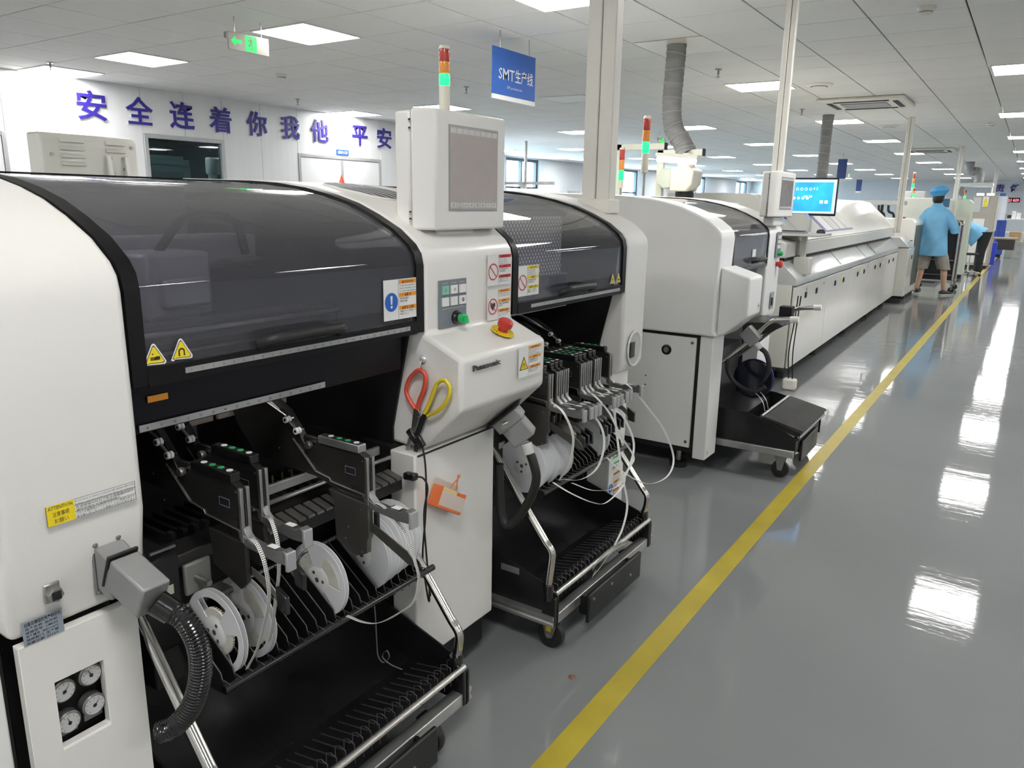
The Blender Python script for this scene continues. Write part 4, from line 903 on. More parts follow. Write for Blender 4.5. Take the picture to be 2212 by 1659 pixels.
# ================================================================ REELS
def flange_mat():
    m=mat('milky_reel_plastic',(.93,.945,.96),.3,bump=.02,bscale=60,var=.03); b=m.node_tree.nodes['Principled BSDF']
    b.inputs['Subsurface Weight'].default_value=0; b.inputs['Alpha'].default_value=.88; return m
flm=flange_mat()
reelcol=mat('reel_hub_white',(.88,.88,.87),.4,var=.04)
def reel(y,lab,rot=0.0,full=.072,solid=False,c=(-1.25,.54),r=.089,wid=.011):
    t=thing('component_reel',lab,'reel',(c[0],y,c[1]-r),'white component reels')
    n=48
    def flange(yy):
        m=MB(); cx,cz=c
        def ringp(ra,rb,a0,a1,k):
            vs=[]; 
            for i in range(k+1):
                a=a0+(a1-a0)*i/k; vs+=[(cx+ra*math.cos(a),yy-.0006,cz+ra*math.sin(a)),(cx+rb*math.cos(a),yy-.0006,cz+rb*math.sin(a)),(cx+rb*math.cos(a),yy+.0006,cz+rb*math.sin(a)),(cx+ra*math.cos(a),yy+.0006,cz+ra*math.sin(a))]
            m.add(vs,[(i*4+j,i*4+(j+1)%4,(i+1)*4+(j+1)%4,(i+1)*4+j) for i in range(k) for j in range(4)]+[(3,2,1,0),tuple(k*4+j for j in range(4))])
        if solid: ringp(.008,r,0,2*math.pi,n)
        else:
            ringp(.074,r,0,2*math.pi,n); ringp(.008,.034,0,2*math.pi,n)
            for k in range(3):
                a=rot+k*2*math.pi/3; ringp(.034,.074,a-.38,a+.38,6)
        return m
    MB.build(flange(y-wid/2),'flange',flm,t); MB.build(flange(y+wid/2),'flange',flm,t)
    MB().lathe([(.026,-wid/2+.0008),(.026,wid/2-.0008)],(c[0],y,c[1]),(0,1,0),n=28).build('hub',reelcol,t,smooth=True)
    hb=MB(); 
    for k in range(6): a=rot+k*math.pi/3; hb.obox((c[0]+.016*math.cos(a),y-wid/2-.001,c[1]+.016*math.sin(a)),Vector((math.cos(a),0,math.sin(a)))*.012,YP*.001,Vector((-math.sin(a),0,math.cos(a)))*.003)
    hb.build('hub_ribs',grey_p,t)
    hc=MB().lathe([(.03,-.0004),(.031,.0006),(.029,.0014),(.009,.0014)],(c[0],y-wid/2-.0006,c[1]),(0,-1,0),n=28).build('hub_cap',reelcol,t,smooth=True)
    for k in range(3): a=rot+.5+k*2*math.pi/3; MB().lathe([(.0042,0),(.0042,.0004)],(c[0]+.019*math.cos(a),y-wid/2-.0022,c[1]+.019*math.sin(a)),(0,-1,0),n=10).build('hub_hole',slotm,hc)
    MB().lathe([(.0065,0),(.0065,.0004)],(c[0],y-wid/2-.0022,c[1]),(0,-1,0),n=6).build('hub_hole',slotm,hc)
    w_=MB().mi(0).lathe([(.03,-wid/2+.0014),(full,-wid/2+.0014),(full,wid/2-.0014),(.03,wid/2-.0014)],(c[0],y,c[1]),(0,1,0),n=40)
    w_.mi(1)
    for k in range(46):
        a=2*math.pi*k/46; q=Vector((c[0]+(full+.0004)*math.cos(a),y+.002,c[1]+(full+.0004)*math.sin(a))); w_.obox(q,Vector((-math.sin(a),0,math.cos(a)))*.003,YP*.0025,Vector((math.cos(a),0,math.sin(a)))*.0006)
    w_.build('wound_tape',[wound,slotm],t)
    return t
reel(.822,'white reel with half empty spool, leftmost in the near rack',.6,.05)
reel(.892,'white reel second from the left in the near rack, nearly full',2.0,.066)
reel(1.092,'single white reel standing alone in the middle of the near rack',1.6,.066)
for k,ly in enumerate(('front one of the packed group right of the tall feeder','second of the packed group at the right of the near rack','third of the packed group at the right of the near rack','fourth of the packed group at the right of the near rack','rearmost of the packed group, next to the chrome handle')):
    reel(1.235+k*.0268,'white reel, '+ly,.4+k,.07,solid=(k!=4),c=(-1.25,.545+(.004*k)))
for k,ly in enumerate(('nearest the black hose, hub facing out','second behind the hose','third of the packed row','middle of the packed row','fifth of the packed row','sixth, next to last of the packed row','rearmost of the packed row, cut-out windows')):
    reel(1.95+k*.0268,'white reel in the second bay, '+ly,.3*k,.07 if k else .06,solid=(k not in (1,4,6)),c=(-1.25,.571+.006*(k%3)),r=.089 if k<5 else .092)
reel(2.385,'single white reel set apart at the far end of the second rack',.9,.07,solid=True,c=(-1.25,.568))

# ================================================================ CARRIER TAPES
def tape(pts,lab,wv=YP*.008,holes=True,n=7,kind='carrier_tape'):
    P=spline(pts,n); m=MB(); m.mi(0)
    if isinstance(wv,list):
        Wl=[]; k=len(wv)-1
        for i in range(len(P)):
            s_=i/(len(P)-1)*k; j=min(int(s_),k-1); Wl.append(Vector(wv[j]).lerp(Vector(wv[j+1]),s_-j))
    else: Wl=[Vector(wv)]*len(P)
    m.ribbon(P,Wl,.0007)
    if holes:
        m.mi(1); L=0
        for i in range(len(P)-1):
            a,b=P[i],P[i+1]; d=(b-a).normalized(); ln=(b-a).length; nn=d.cross(Wl[i]).normalized()
            while L<ln:
                c=a+d*L
                for s_ in (-.22,.24):
                    o=c+Wl[i]*s_; w=Wl[i]*.17; e=d*.0012
                    for q in (.0009,-.0003): m.poly([o-w-e+nn*q,o+w-e+nn*q,o+w+e+nn*q,o-w+e+nn*q])
                L+=.004
            L-=ln
    return tag(m.build(kind,[tapem,slotm]),lab,'tape','white carrier tapes')
tape([(-1.135,.822,.772),(-1.1,.805,.788),(-1.07,.797,.785),(-1.05,.795,.75),(-1.06,.806,.682),(-1.09,.814,.613),(-1.12,.818,.551),(-1.16,.82,.49)],'perforated white tape hanging from the first feeder down to the left reel')
tape([(-1.165,.892,.785),(-1.12,.868,.795),(-1.09,.856,.76),(-1.09,.854,.702),(-1.11,.858,.635),(-1.14,.87,.562),(-1.165,.88,.52)],'perforated white tape hanging from the second feeder')
tape([(-1.1,1.118,.757),(-1.06,1.115,.752),(-1.01,1.12,.705),(-.99,1.128,.642),(-.99,1.139,.594),(-1.0,1.132,.544),(-1.03,1.115,.514),(-1.07,1.1,.486),(-1.11,1.09,.478),(-1.16,1.088,.478)],'long white tape looping from the tall feeder past the rack to the single reel',[YP*.008,YP*.008,YP*.008,YP*.008,YP*.008,YP*.007+XP*.003,YP*.006+XP*.005,YP*.006+XP*.005,YP*.007+XP*.003,YP*.008])
c2=[([(-1.14,2.364,.782),(-1.08,2.345,.785),(-1.04,2.413,.707),(-1.01,2.524,.592),(-1.0,2.609,.464),(-1.0,2.552,.407),(-1.03,2.432,.41),(-1.09,2.339,.477),(-1.16,2.37,.5)],'widest white tape loop swinging out to the right of the second bay'),
 ([(-1.15,1.957,.785),(-1.11,1.9,.806),(-1.07,1.885,.79),(-1.06,1.92,.73),(-1.07,1.95,.676),(-1.1,1.985,.601),(-1.16,2.03,.516)],'short white tape at the left of the second bay'),
 ([(-1.14,2.0,.785),(-1.08,2.04,.77),(-1.045,2.075,.715),(-1.04,2.101,.643),(-1.06,2.099,.561),(-1.1,2.066,.522),(-1.16,2.036,.518)],'white tape bowed in front of the packed reels of the second bay'),
 ([(-1.14,2.155,.785),(-1.1,2.13,.79),(-1.06,2.164,.733),(-1.04,2.218,.645),(-1.03,2.309,.549),(-1.03,2.283,.515),(-1.04,2.253,.488)],'white tape crossing the others before the lone reel of the second bay'),
 ([(-1.14,2.182,.785),(-1.09,2.17,.785),(-1.05,2.23,.72),(-1.03,2.301,.609),(-1.03,2.289,.53),(-1.05,2.242,.456),(-1.09,2.149,.459),(-1.15,2.096,.489)],'round white tape loop in the middle of the second bay'),
 ([(-1.14,2.25,.785),(-1.09,2.22,.785),(-1.07,2.217,.736),(-1.05,2.225,.609),(-1.04,2.253,.488),(-1.04,2.303,.37),(-1.05,2.297,.282),(-1.06,2.261,.228)],'straight white tape dropping to the front rod of the second cart'),
 ([(-1.16,1.991,.52),(-1.1,1.992,.5),(-1.05,2.057,.457),(-1.04,2.138,.433),(-1.04,2.257,.453),(-1.05,2.292,.491)],'lowest white tape sagging below the reels of the second bay')]
for p,l in c2: tape(p,l,[XP*.0055+YP*.0055]*2,False)
tape([(-1.06,2.1,.2),(-1.05,2.13,.232),(-1.048,2.2,.238),(-1.05,2.3,.226),(-1.05,2.335,.205),(-1.048,2.29,.215),(-1.045,2.2,.222),(-1.045,2.12,.2),(-1.05,2.08,.185),(-1.05,2.1,.2)],'flattened coil of white tape lying on the front of the second cart',[XP*.003+ZP*.009]*2,True)
# dark curled tape in the chute of the first cart
cur=[(-1.25,1.26,.43),(-1.24,1.258,.38),(-1.235,1.256,.3),(-1.235,1.26,.255),(-1.225,1.27,.235),(-1.215,1.28,.25),(-1.22,1.275,.27),(-1.23,1.27,.25),(-1.215,1.285,.225),(-1.19,1.3,.212)]
tag(MB().ribbon(spline(cur,7),YP*.004,.0006).build('film_curl',mat('clear_dark_film',(.12,.13,.13),.3,var=.1)),'thin dark curl of cover film dangling into the near chute','film')

# ================================================================ CABLES, SCISSORS, TRAY
def corr(pts,r,pitch=.006,n=14):      # corrugated hose as one tube with ripple
    P=spline(pts,40); L=[0]; 
    for a,b in zip(P,P[1:]): L.append(L[-1]+(b-a).length)
    N=int(L[-1]/pitch*4); Q=[];R=[];j=0
    for i in range(N+1):
        s_=L[-1]*i/N
        while j<len(L)-2 and L[j+1]<s_: j+=1
        f_=(s_-L[j])/max(1e-9,L[j+1]-L[j]); Q.append(P[j].lerp(P[j+1],f_)); R.append(r*(1+.055*math.cos(2*math.pi*s_/pitch)))
    return MB().tube(Q,R,n)
cn=thing('cable_connector','grey square cable connector with ribbed black hose on the left column','connector',(-1.2,.63,.72))
MB().obox((-1.245,.62,.772),XP*.006,YP*.052,ZP*.1).build('flange_plate',zinc,cn,bev=.006)
for y,z in ((.6,.815),(.64,.815),(.6,.728),(.64,.728)): MB().lathe([(.005,0),(.005,.003),(.002,.004)],(-1.242,y,z),(1,0,0),n=10).build('screw',steel,cn)
MB().prism([(-1.242,.735),(-1.242,.81),(-1.23,.812),(-1.2,.8),(-1.2,.725),(-1.215,.722)],.597,.645).build('socket_housing',grey_box,cn,bev=.004)
hd=Vector((.9,.1,-.42)).normalized(); hs=YP; hu=hd.cross(hs); hu=-hu if hu.z<0 else hu
MB().obox(Vector((-1.165,.625,.755)),hd*.085,hs*.05,hu*.066).build('plug_housing',grey_box,cn,bev=.004)
MB().obox(Vector((-1.207,.621,.777)),hd*.006,hs*.054,hu*.07).build('gasket',rubber,cn,bev=.003)
e=Vector((-1.125,.632,.732)); MB().cyl(e,e+Vector((.02,.015,-.02)),.022,.021,n=18).build('gland',gloss_black,cn,smooth=True)
corr([e+Vector((.01,.01,-.012)),(-1.085,.655,.70),(-1.07,.665,.655),(-1.07,.665,.6),(-1.085,.655,.54),(-1.115,.638,.495),(-1.14,.625,.48)],.0185).build('hose',gloss_black,cn,smooth=True)
# second connector at the column
c2o=thing('cable_connector','grey angled cable connector under the centre control box with plain black hose','connector',(-1.17,1.79,.7))
d2=Vector((.55,.35,-.75)).normalized(); s2=Vector((.35,-.93,0)).normalized(); s2=(s2-d2*s2.dot(d2)).normalized(); u2=d2.cross(s2)
pc_=Vector((-1.19,1.76,.79))
MB().obox(pc_-d2*.01,d2*.005,s2*.062,u2*.125).build('flange_plate',dark,c2o,bev=.004)
MB().obox(pc_+d2*.012,d2*.04,s2*.054,u2*.09).build('socket_housing',grey_box,c2o,bev=.005)
MB().obox(pc_+d2*.06,d2*.06,s2*.05,u2*.075).build('plug_housing',grey_box,c2o,bev=.005)
g0=Vector((-1.135,1.785,.71)); MB().cyl(g0,g0+Vector((.012,.0,-.03)),.017,n=16).build('gland',mat('white_gland',(.6,.6,.58),.4,metal=.2,var=.05),c2o,smooth=True)
MB().tube(spline([g0+Vector((.01,0,-.02)),(-1.11,1.785,.66),(-1.1,1.79,.61),(-1.12,1.8,.548),(-1.16,1.8,.475),(-1.2,1.8,.43),(-1.225,1.8,.45),(-1.235,1.801,.52),(-1.24,1.801,.62)],6),.0135,12).build('hose',rubber,c2o,smooth=True)
tag(MB().obox((-1.155,1.7,.782),XP*.014,YP*.03,ZP*.016).build('hose_clip',steel,bev=.002),'small steel clip under the centre control box','clip')

# scissors hanging from a hook on the side of the centre column
hk=MB(); hk.lathe([(.011,0),(.011,.002),(.008,.006),(.004,.009)],(-1.241,1.457,.998),(0,-1,0),n=18); hk.tube([(-1.241,1.45,.996),(-1.241,1.444,.99),(-1.241,1.44,.978),(-1.241,1.443,.972)],.0018,6)
tag(hk.build('wall_hook',mat('clear_hook',(.6,.6,.58),.2,metal=.3,var=.05),smooth=True),'small round hook stuck on the side of the control box','hook')
sc=thing('scissors','scissors with one red and one yellow loop handle hanging from the hook','scissors',(-1.25,1.445,.74))
MB().tube(spline([(-1.258,1.442,.868),(-1.275,1.442,.885),(-1.288,1.442,.91),(-1.277,1.442,.943),(-1.252,1.442,.968),(-1.236,1.442,.972),(-1.222,1.442,.958),(-1.228,1.442,.925),(-1.243,1.442,.893),(-1.252,1.442,.868)],6),.0058,10).build('red_handle',mat('red_sleeve',(.75,.09,.05),.3,bump=.02,var=.05,coat=.3),sc,smooth=True)
MB().tube(spline([(-1.226,1.44,.862),(-1.207,1.44,.895),(-1.182,1.438,.945),(-1.158,1.438,.958),(-1.141,1.438,.941),(-1.148,1.438,.912),(-1.175,1.438,.88),(-1.215,1.44,.857)],6),.0055,10).build('yellow_handle',mat('yellow_sleeve',(.8,.62,.04),.3,bump=.02,var=.05,coat=.3),sc,smooth=True)
MB().prism([(-1.262,.872),(-1.248,.872),(-1.24,.855),(-1.252,.82),(-1.285,.745),(-1.298,.74),(-1.272,.81)],1.44,1.443).build('blade',steel,sc,bev=.001)
MB().prism([(-1.232,.862),(-1.216,.862),(-1.232,.83),(-1.246,.80),(-1.258,.735),(-1.268,.735),(-1.262,.80),(-1.252,.835)],1.443,1.446).build('blade',mat('dark_blade',(.05,.05,.055),.3,metal=.6,var=.1),sc,bev=.001)
MB().cyl((-1.248,1.437,.846),(-1.248,1.447,.846),.004,n=12).build('pivot',steel,sc)
# black clip cable next to it
cb=thing('power_cord','thin black cord with plugs hanging beside the scissors','cord',(-1.22,1.44,.33))
MB().obox((-1.262,1.435,.795),Vector((.03,0,-.03)),YP*.012,Vector((.012,0,.012))).build('plug',gloss_black,cb,bev=.003)
MB().obox((-1.235,1.434,.785),Vector((.02,0,-.024)),YP*.012,Vector((.014,0,.012))).build('plug',gloss_black,cb,bev=.003)
MB().tube(spline([(-1.229,1.434,.778),(-1.216,1.43,.73),(-1.211,1.427,.655),(-1.214,1.425,.575),(-1.224,1.425,.466),(-1.215,1.43,.37),(-1.209,1.432,.34),(-1.206,1.43,.37),(-1.208,1.43,.41)],6),.0026,7).build('cord',rubber,cb,smooth=True)
cb2=thing('power_cord','black plug and cord looping under the feeder comb','cord',(-1.21,1.4,.33))
MB().obox((-1.24,1.4,.7),Vector((.035,.005,.0)),YP*.02,ZP*.02).build('plug',gloss_black,cb2,bev=.005)
MB().tube(spline([(-1.222,1.405,.702),(-1.205,1.41,.698),(-1.196,1.415,.671),(-1.205,1.41,.6),(-1.2,1.412,.49),(-1.19,1.415,.37)],6),.0026,7).build('cord',rubber,cb2,smooth=True)
# orange tray fixed to the column
ot=thing('parts_tray','small orange and clear plastic tray hung on the front of the column','tray',(-1.215,1.53,.55))
ty=Vector((0,.86,-.5)).normalized(); tz=Vector((0,.5,.86)).normalized(); oc=Vector((-1.222,1.532,.607))
orm=mat('orange_tray_plastic',(.85,.2,.06),.35,var=.05); clm=mat('clear_tray_plastic',(.82,.7,.62),.3,var=.05); clm.node_tree.nodes['Principled BSDF'].inputs['Alpha'].default_value=.8
MB().obox(oc-XP*.018,XP*.002,ty*.115,tz*.075).build('tray_back',clm,ot,bev=.001)
MB().obox(oc-tz*.034,XP*.036,ty*.115,tz*.01).build('tray_floor',orm,ot,bev=.002)
MB().obox(oc+XP*.017-tz*.012,XP*.002,ty*.115,tz*.04).build('tray_front',clm,ot,bev=.001)
for s_ in (-1,1): MB().obox(oc+ty*.057*s_-tz*.008,XP*.036,ty*.002,tz*.055).build('tray_end',orm,ot,bev=.001)
MB().obox(oc+tz*.004-ty*.01,XP*.022,ty*.07,tz*.03).build('tray_content',mat('yellow_slip',(.8,.66,.3),.5,var=.06),ot,bev=.004)
tw=MB(); tw.obox(oc+tz*.045+ty*.012,XP*.002,(tz*.8+ty*.5)*.05,(ty*.8-tz*.5)*.004); tw.obox(oc+tz*.045+ty*.02,XP*.002,(tz*.8-ty*.3)*.05,(ty*.8+tz*.3)*.004)
tag(tw.build('tweezers',mat('orange_tweezers',(.85,.25,.08),.4,var=.05)),'orange tweezers crossed in the hanging tray','tweezers')
# ================================================================ SECOND PLACEMENT MACHINE
m3=thing('placement_machine','single-bay white placement machine with tall plain side panel beyond the foreground machine','machine',(-1.9,4.2,0))
MB().prism(shell([(-1.225,.757),(-1.24,.78),(-1.24,1.07)],.006),3.655,3.862).build('side_cover',white2,m3,bev=.014,seg=3)
MB().prism([(-1.24,.757),(-1.2,.765),(-1.09,.868),(-1.09,1.05),(-1.1,1.058),(-1.24,1.1)],3.692,3.9).build('corner_box',white2,m3,bev=.01,seg=3)
tri_sign(m3,(-1.0895,3.86,.9),YP,ZP,.03,'hand','small_warning')
MB().box(-3.2,-1.34,3.7,3.715,.15,.735).build('lower_side_panel',white2,m3,bev=.003)
MB().box(-3.25,-1.3,3.716,3.85,.12,.755).build('panel_gap',blackm,m3)
MB().box(-1.318,-1.25,3.695,3.86,.1,.75).build('front_leg',white2,m3,bev=.004)
tri_sign(m3,(-1.249,3.73,.125),YP,ZP,.03,'!','small_warning')
kn=MB().lathe([(.027,0),(.027,.004),(.02,.006)],(-1.497,3.7,.658),(0,-1,0),n=28).build('lock_ring',gloss_black,m3,smooth=True)
MB().lathe([(.016,.004),(.016,.007)],(-1.497,3.7,.658),(0,-1,0),n=20).build('lock_core',steel,kn)
for x,z in ((-1.36,.71),(-1.36,.18),(-2.6,.71),(-2.6,.18)): MB().lathe([(.009,0),(.009,.001),(.005,.002)],(x,3.7,z),(0,-1,0),n=14).build('panel_screw',steel,m3)
for x,z in ((-1.605,.505),(-1.605,.455)): MB().lathe([(.004,0),(.004,.0006)],(x,3.7,z),(0,-1,0),n=10).build('panel_hole',blackm,m3)
MB().cyl((-1.44,3.83,0),(-1.44,3.83,.03),.05,n=20).build('levelling_foot',blackm,m3); MB().cyl((-1.44,3.83,.03),(-1.44,3.83,.12),.014,n=12).build('foot_screw',steel,m3)
MB().cyl((-2.9,3.85,0),(-2.9,3.85,.03),.05,n=20).build('levelling_foot',blackm,m3); MB().cyl((-2.9,3.85,.03),(-2.9,3.85,.12),.014,n=12).build('foot_screw',steel,m3)
colE=MB().prism(shell([(-1.245,.755),(-1.236,.79),(-1.236,1.07)],.006),4.482,4.74).build('control_column',white2,m3,bev=.012,seg=3)
MB().box(-1.34,-1.25,4.5,4.73,.1,.754).build('column_base',white2,m3,bev=.004)
MB().box(-3.25,-1.345,4.49,4.73,.1,.754).build('base_frame',blackm,m3)
MB().box(-1.2305,-1.227,4.6,4.7,1.1,1.25).build('button_panel',mat('blue_grey_panel'),colE,bev=.003)
for k in range(3):
    for j in range(2): MB().box(-1.2268,-1.224,4.62+j*.035,4.645+j*.035,1.21-k*.028,1.23-k*.028).build('push_button',paperw,colE)
MB().lathe([(.014,0),(.014,.02),(.01,.028)],(-1.227,4.65,1.125),(1,0,0),n=16).build('selector_knob',green_p,colE,smooth=True)
MB().lathe([(.014,0),(.014,.01),(.022,.014),(.022,.03),(.012,.034)],(-1.231,4.66,1.062),(1,0,0),n=20).build('emergency_button',red,colE,smooth=True)
MB().box(-1.2305,-1.2295,4.59,4.66,.8,.9).build('handle_recess',grey_p,colE,bev=.008); MB().box(-1.2293,-1.222,4.6,4.63,.82,.87).build('recess_switch',gloss_black,colE,bev=.003)
# chamber and hood
inn=offs(PROF,-.03); side=[(-1.285,1.06),(-1.345,.80),(-1.345,.56),(-2.19,.56),(-2.19,1.405)]+[p for p in inn[::-1][1:] if p[1]>1.1]
for a,b in ((3.864,3.87),(4.474,4.48)): MB().prism(side,a,b).build('bay_side',intgrey,m3)
MB().box(-2.198,-2.19,3.87,4.474,.56,1.43).build('bay_back',intgrey,m3)
MB().box(-2.19,-1.7,3.87,4.474,.1,.56).build('bay_floor',black,m3)
MB().box(-1.62,-1.54,3.87,4.474,1.06,1.115).build('front_beam',dark,m3)
MB().box(-1.75,-1.4,3.87,4.474,1.0,1.03).build('board_table',dark,m3)
MB().prism(rear,3.864,4.48).build('rear_body',white2,m3,bev=.004)
fr=MB(); po=offs(PROF,.003); pi_=offs(PROF,-.01)
for a,b in ((3.864,3.878),(4.468,4.482)): fr.prism(po+pi_[::-1],a,b)
fr.box(-1.252,-1.235,3.878,4.468,1.062,1.078); fr.box(-2.2,-2.16,3.878,4.468,1.43,1.445)
h3=fr.build('hood_frame',gloss_black,m3,smooth=True)
g=offs(PROF,-.001); gi=offs(PROF,-.005); g=[(-1.241,1.078)]+g[1:]; gi=[(-1.245,1.078)]+gi[1:]
MB().prism(g+gi[::-1],3.878,4.468).build('hood_glass',smoked2,h3,smooth=True)
MB().tube(spline([(-1.238,4.17,1.1),(-1.21,4.18,1.108),(-1.205,4.22,1.11),(-1.205,4.3,1.11),(-1.21,4.34,1.108),(-1.238,4.35,1.1)],5),.011,10).build('hood_handle',rubber,h3,smooth=True)
MB().box(-1.2385,-1.2375,4.18,4.24,1.125,1.165).build('round_label',paperw,h3); tri_sign(h3,(-1.2385,4.43,1.1),YP,ZP,.04,'hand')
Xd=Matrix.Translation((-1.2,4.39,1.335))@Matrix.Diagonal((.7,1.18,.845,1))@Matrix.Translation((1.28,-1.53,-1.317))
display(Xd,'white operator display on the second placement machine, its screen glaring',mat('glary_screen',(.2,.18,.17),.07,bump=.25,bscale=14,var=.2,vscale=30))
tower(-1.95,4.3,1.442,.0215,.32,'tall signal tower with lit green segment on the second placement machine',.13,.35)
tower(-2.93,6.0,1.42,.023,.33,'farther signal tower left of the taller one, green lit',.1,.2)
# lower feeder cart of the second machine: ribbed lid, two push handles
c3=thing('feeder_cart','black feeder cart with ribbed flat lid and two push handles docked in the second machine','cart',(-1.2,4.2,0),'black feeder carts')
for a,b in ((3.93,3.936),(4.494,4.5)): MB().prism([(-.855,.13),(-.855,.232),(-1.035,.312),(-1.12,.33),(-1.3,.34),(-1.6,.34),(-1.6,.13)],a,b).build('side_plate',black,c3)
for a in (3.908,4.5): MB().box(-1.6,-.858,a,a+.022,.13,.168).build('aluminium_rail',alu,c3,bev=.003)
pd=None
for k in range(27):
    y=3.95+k*.0205
    if pd is None: pd=MB().prism([(-.838,.262),(-.83,.268),(-.832,.277),(-1.03,.322),(-1.035,.314)],y-.0045,y+.0045).build('lid_rib',mat('dark_rib',(.11,.11,.11),.35,metal=.6,var=.15),c3); py=y
    else: q=pd.copy(); col.objects.link(q); q.parent=c3; q.location=(0,y-py,0)
MB().prism([(-.84,.235),(-.84,.262),(-1.03,.312),(-1.03,.29)],3.937,4.493).build('lid',black,c3)
MB().cyl((-1.045,3.94,.318),(-1.045,4.49,.318),.009,n=12).build('lid_rod',steel,c3,smooth=True); MB().cyl((-.845,3.935,.24),(-.845,4.495,.24),.008,n=12).build('front_rod',steel,c3,smooth=True)
MB().box(-.9,-.862,3.94,4.49,.14,.2).build('front_beam',dark,c3,bev=.004)
MB().box(-.86,-.846,4.05,4.4,.08,.19).build('foot_plate',black,c3,bev=.004)
MB().box(-1.6,-1.15,3.94,4.49,.16,.3).build('cart_body',black,c3)
MB().box(-1.62,-1.35,3.94,4.47,.3,.62).build('feeder_table',black,c3)
for (x,y) in ((-.93,3.97),(-.93,4.45),(-1.5,3.97),(-1.5,4.45)):
    ca=MB(); ca.prism([(x-.028,.13),(x+.03,.13),(x+.012,.04),(x-.012,.04)],y-.019,y-.015); ca.prism([(x-.028,.13),(x+.03,.13),(x+.012,.04),(x-.012,.04)],y+.015,y+.019); ca.box(x-.028,x+.03,y-.019,y+.019,.12,.13)
    co=ca.build('caster',zinc,c3,bev=.0015); MB().lathe([(.03,-.012),(.044,-.011),(.046,-.006),(.046,.006),(.044,.011),(.03,.012)],(x,y,.046),(0,1,0),n=24).build('wheel',rubber,co,smooth=True)
for y,dz in ((3.97,0),(4.47,.01)):
    P2=[Vector((-1.42,y,.46+dz)),Vector((-1.24,y,.62+dz))]+spline([(-1.12,y,.735+dz),(-1.08,y,.79+dz),(-1.04,y,.822+dz),(-.99,y,.832+dz)],5)+[Vector((-.94,y,.838+dz))]
    MB().tube(P2,.0125,12).build('push_handle',chrome,c3,smooth=True); MB().cyl((-.955,y,.837+dz),(-.915,y,.84+dz),.0165,n=14).build('grip_cap',paperw,c3,smooth=True)
MB().prism([(-1.2,.7),(-1.06,.755),(-1.0,.79),(-.99,.8),(-1.02,.81),(-1.2,.8)],3.99,4.3).build('feeder_deck',dark,c3,bev=.004)
MB().box(-1.1,-1.03,4.3,4.36,.8,.86).build('black_unit',blackm,c3,bev=.005)
# dark reel disc, connector, hoses
rd=thing('component_reel','large dark blue reel standing in the cart of the second machine','reel',(-1.16,4.15,.36))
MB().lathe([(.105,-.006),(.108,0),(.105,.006)],(-1.16,4.13,.47),(0,1,0),n=40).build('flange',mat('dark_blue_reel',(.004,.006,.02),.25,var=.2,coat=.4),rd,smooth=True)
MB().lathe([(.109,-.004),(.109,.004)],(-1.16,4.15,.47),(0,1,0),n=40).build('rim',mat('blue_rim',(.01,.03,.25),.3,var=.1),rd,smooth=True)
MB().lathe([(.03,-.01),(.03,.01)],(-1.16,4.135,.47),(0,1,0),n=20).build('hub',mat('blue_rim'),rd,smooth=True)
c3c=thing('cable_connector','grey cable connector with black hose beside the second machine cart','connector',(-1.13,3.96,.7))
d3=Vector((.75,-.1,-.65)).normalized(); s3=YP; u3=d3.cross(s3)
MB().obox(Vector((-1.14,3.95,.735)),d3*.09,s3*.05,u3*.075).build('plug_housing',grey_box,c3c,bev=.006)
MB().cyl((-1.11,3.95,.70),(-1.085,3.948,.672),.016,n=14).build('gland',mat('white_gland'),c3c,smooth=True)
MB().tube(spline([(-1.09,3.95,.68),(-1.055,3.95,.655),(-1.035,3.95,.6),(-1.04,3.96,.55),(-1.07,3.99,.5)],6),.013,10).build('hose',rubber,c3c,smooth=True)
tag(MB().tube(spline([(-1.26,3.97,.6),(-1.25,3.97,.53),(-1.21,3.97,.475),(-1.15,3.97,.445),(-1.09,3.97,.446),(-1.05,3.98,.47)],6),.012,10).build('hose',rubber,smooth=True),'black hose sagging below the dark blue reel','hose')
for k,(y,l) in enumerate(((4.0,'first clear strip hanging on the ribbed cart'),(4.06,'second clear strip hanging on the ribbed cart'))):
    tag(MB().ribbon(spline([(-1.13,y,.44),(-1.09,y,.415),(-1.06,y,.38),(-1.045,y,.335)],5),YP*.012,.001).build('film_strip',steel),l,'film','clear film strips')

# ================================================================ POLES, SIGNS, DUCTS
def pole(x,y,z0,w,lab,n=2):
    t=thing('conduit_pole',lab,'pole',(x,y,z0),'white cable conduit poles')
    for k in range(n):
        a=x-w*n/2+k*w; MB().box(a+.002,a+w-.002,y-w*.45,y+w*.45,z0,CEIL).build('conduit',pvc,t,bev=.004)
    return t
p1=pole(-1.434,2.745,1.372,.062,'thick white conduit pole standing on the foreground machine, nearest the blue sign')
MB().box(-1.505,-1.363,2.7,2.79,1.355,1.41).build('conduit_boot',pvc,p1,bev=.006)
pole(-1.29,4.70,1.3,.034,'second white conduit pole rising behind the second operator display')
pole(-1.62,12.35,1.06,.045,'third white conduit pole at the far end of the oven')
pole(-1.41,18.3,0,.045,'fourth white conduit pole just right of the worker in blue')
pole(-1.11,26.9,0,.05,'farthest white conduit pole near the inspection booth')
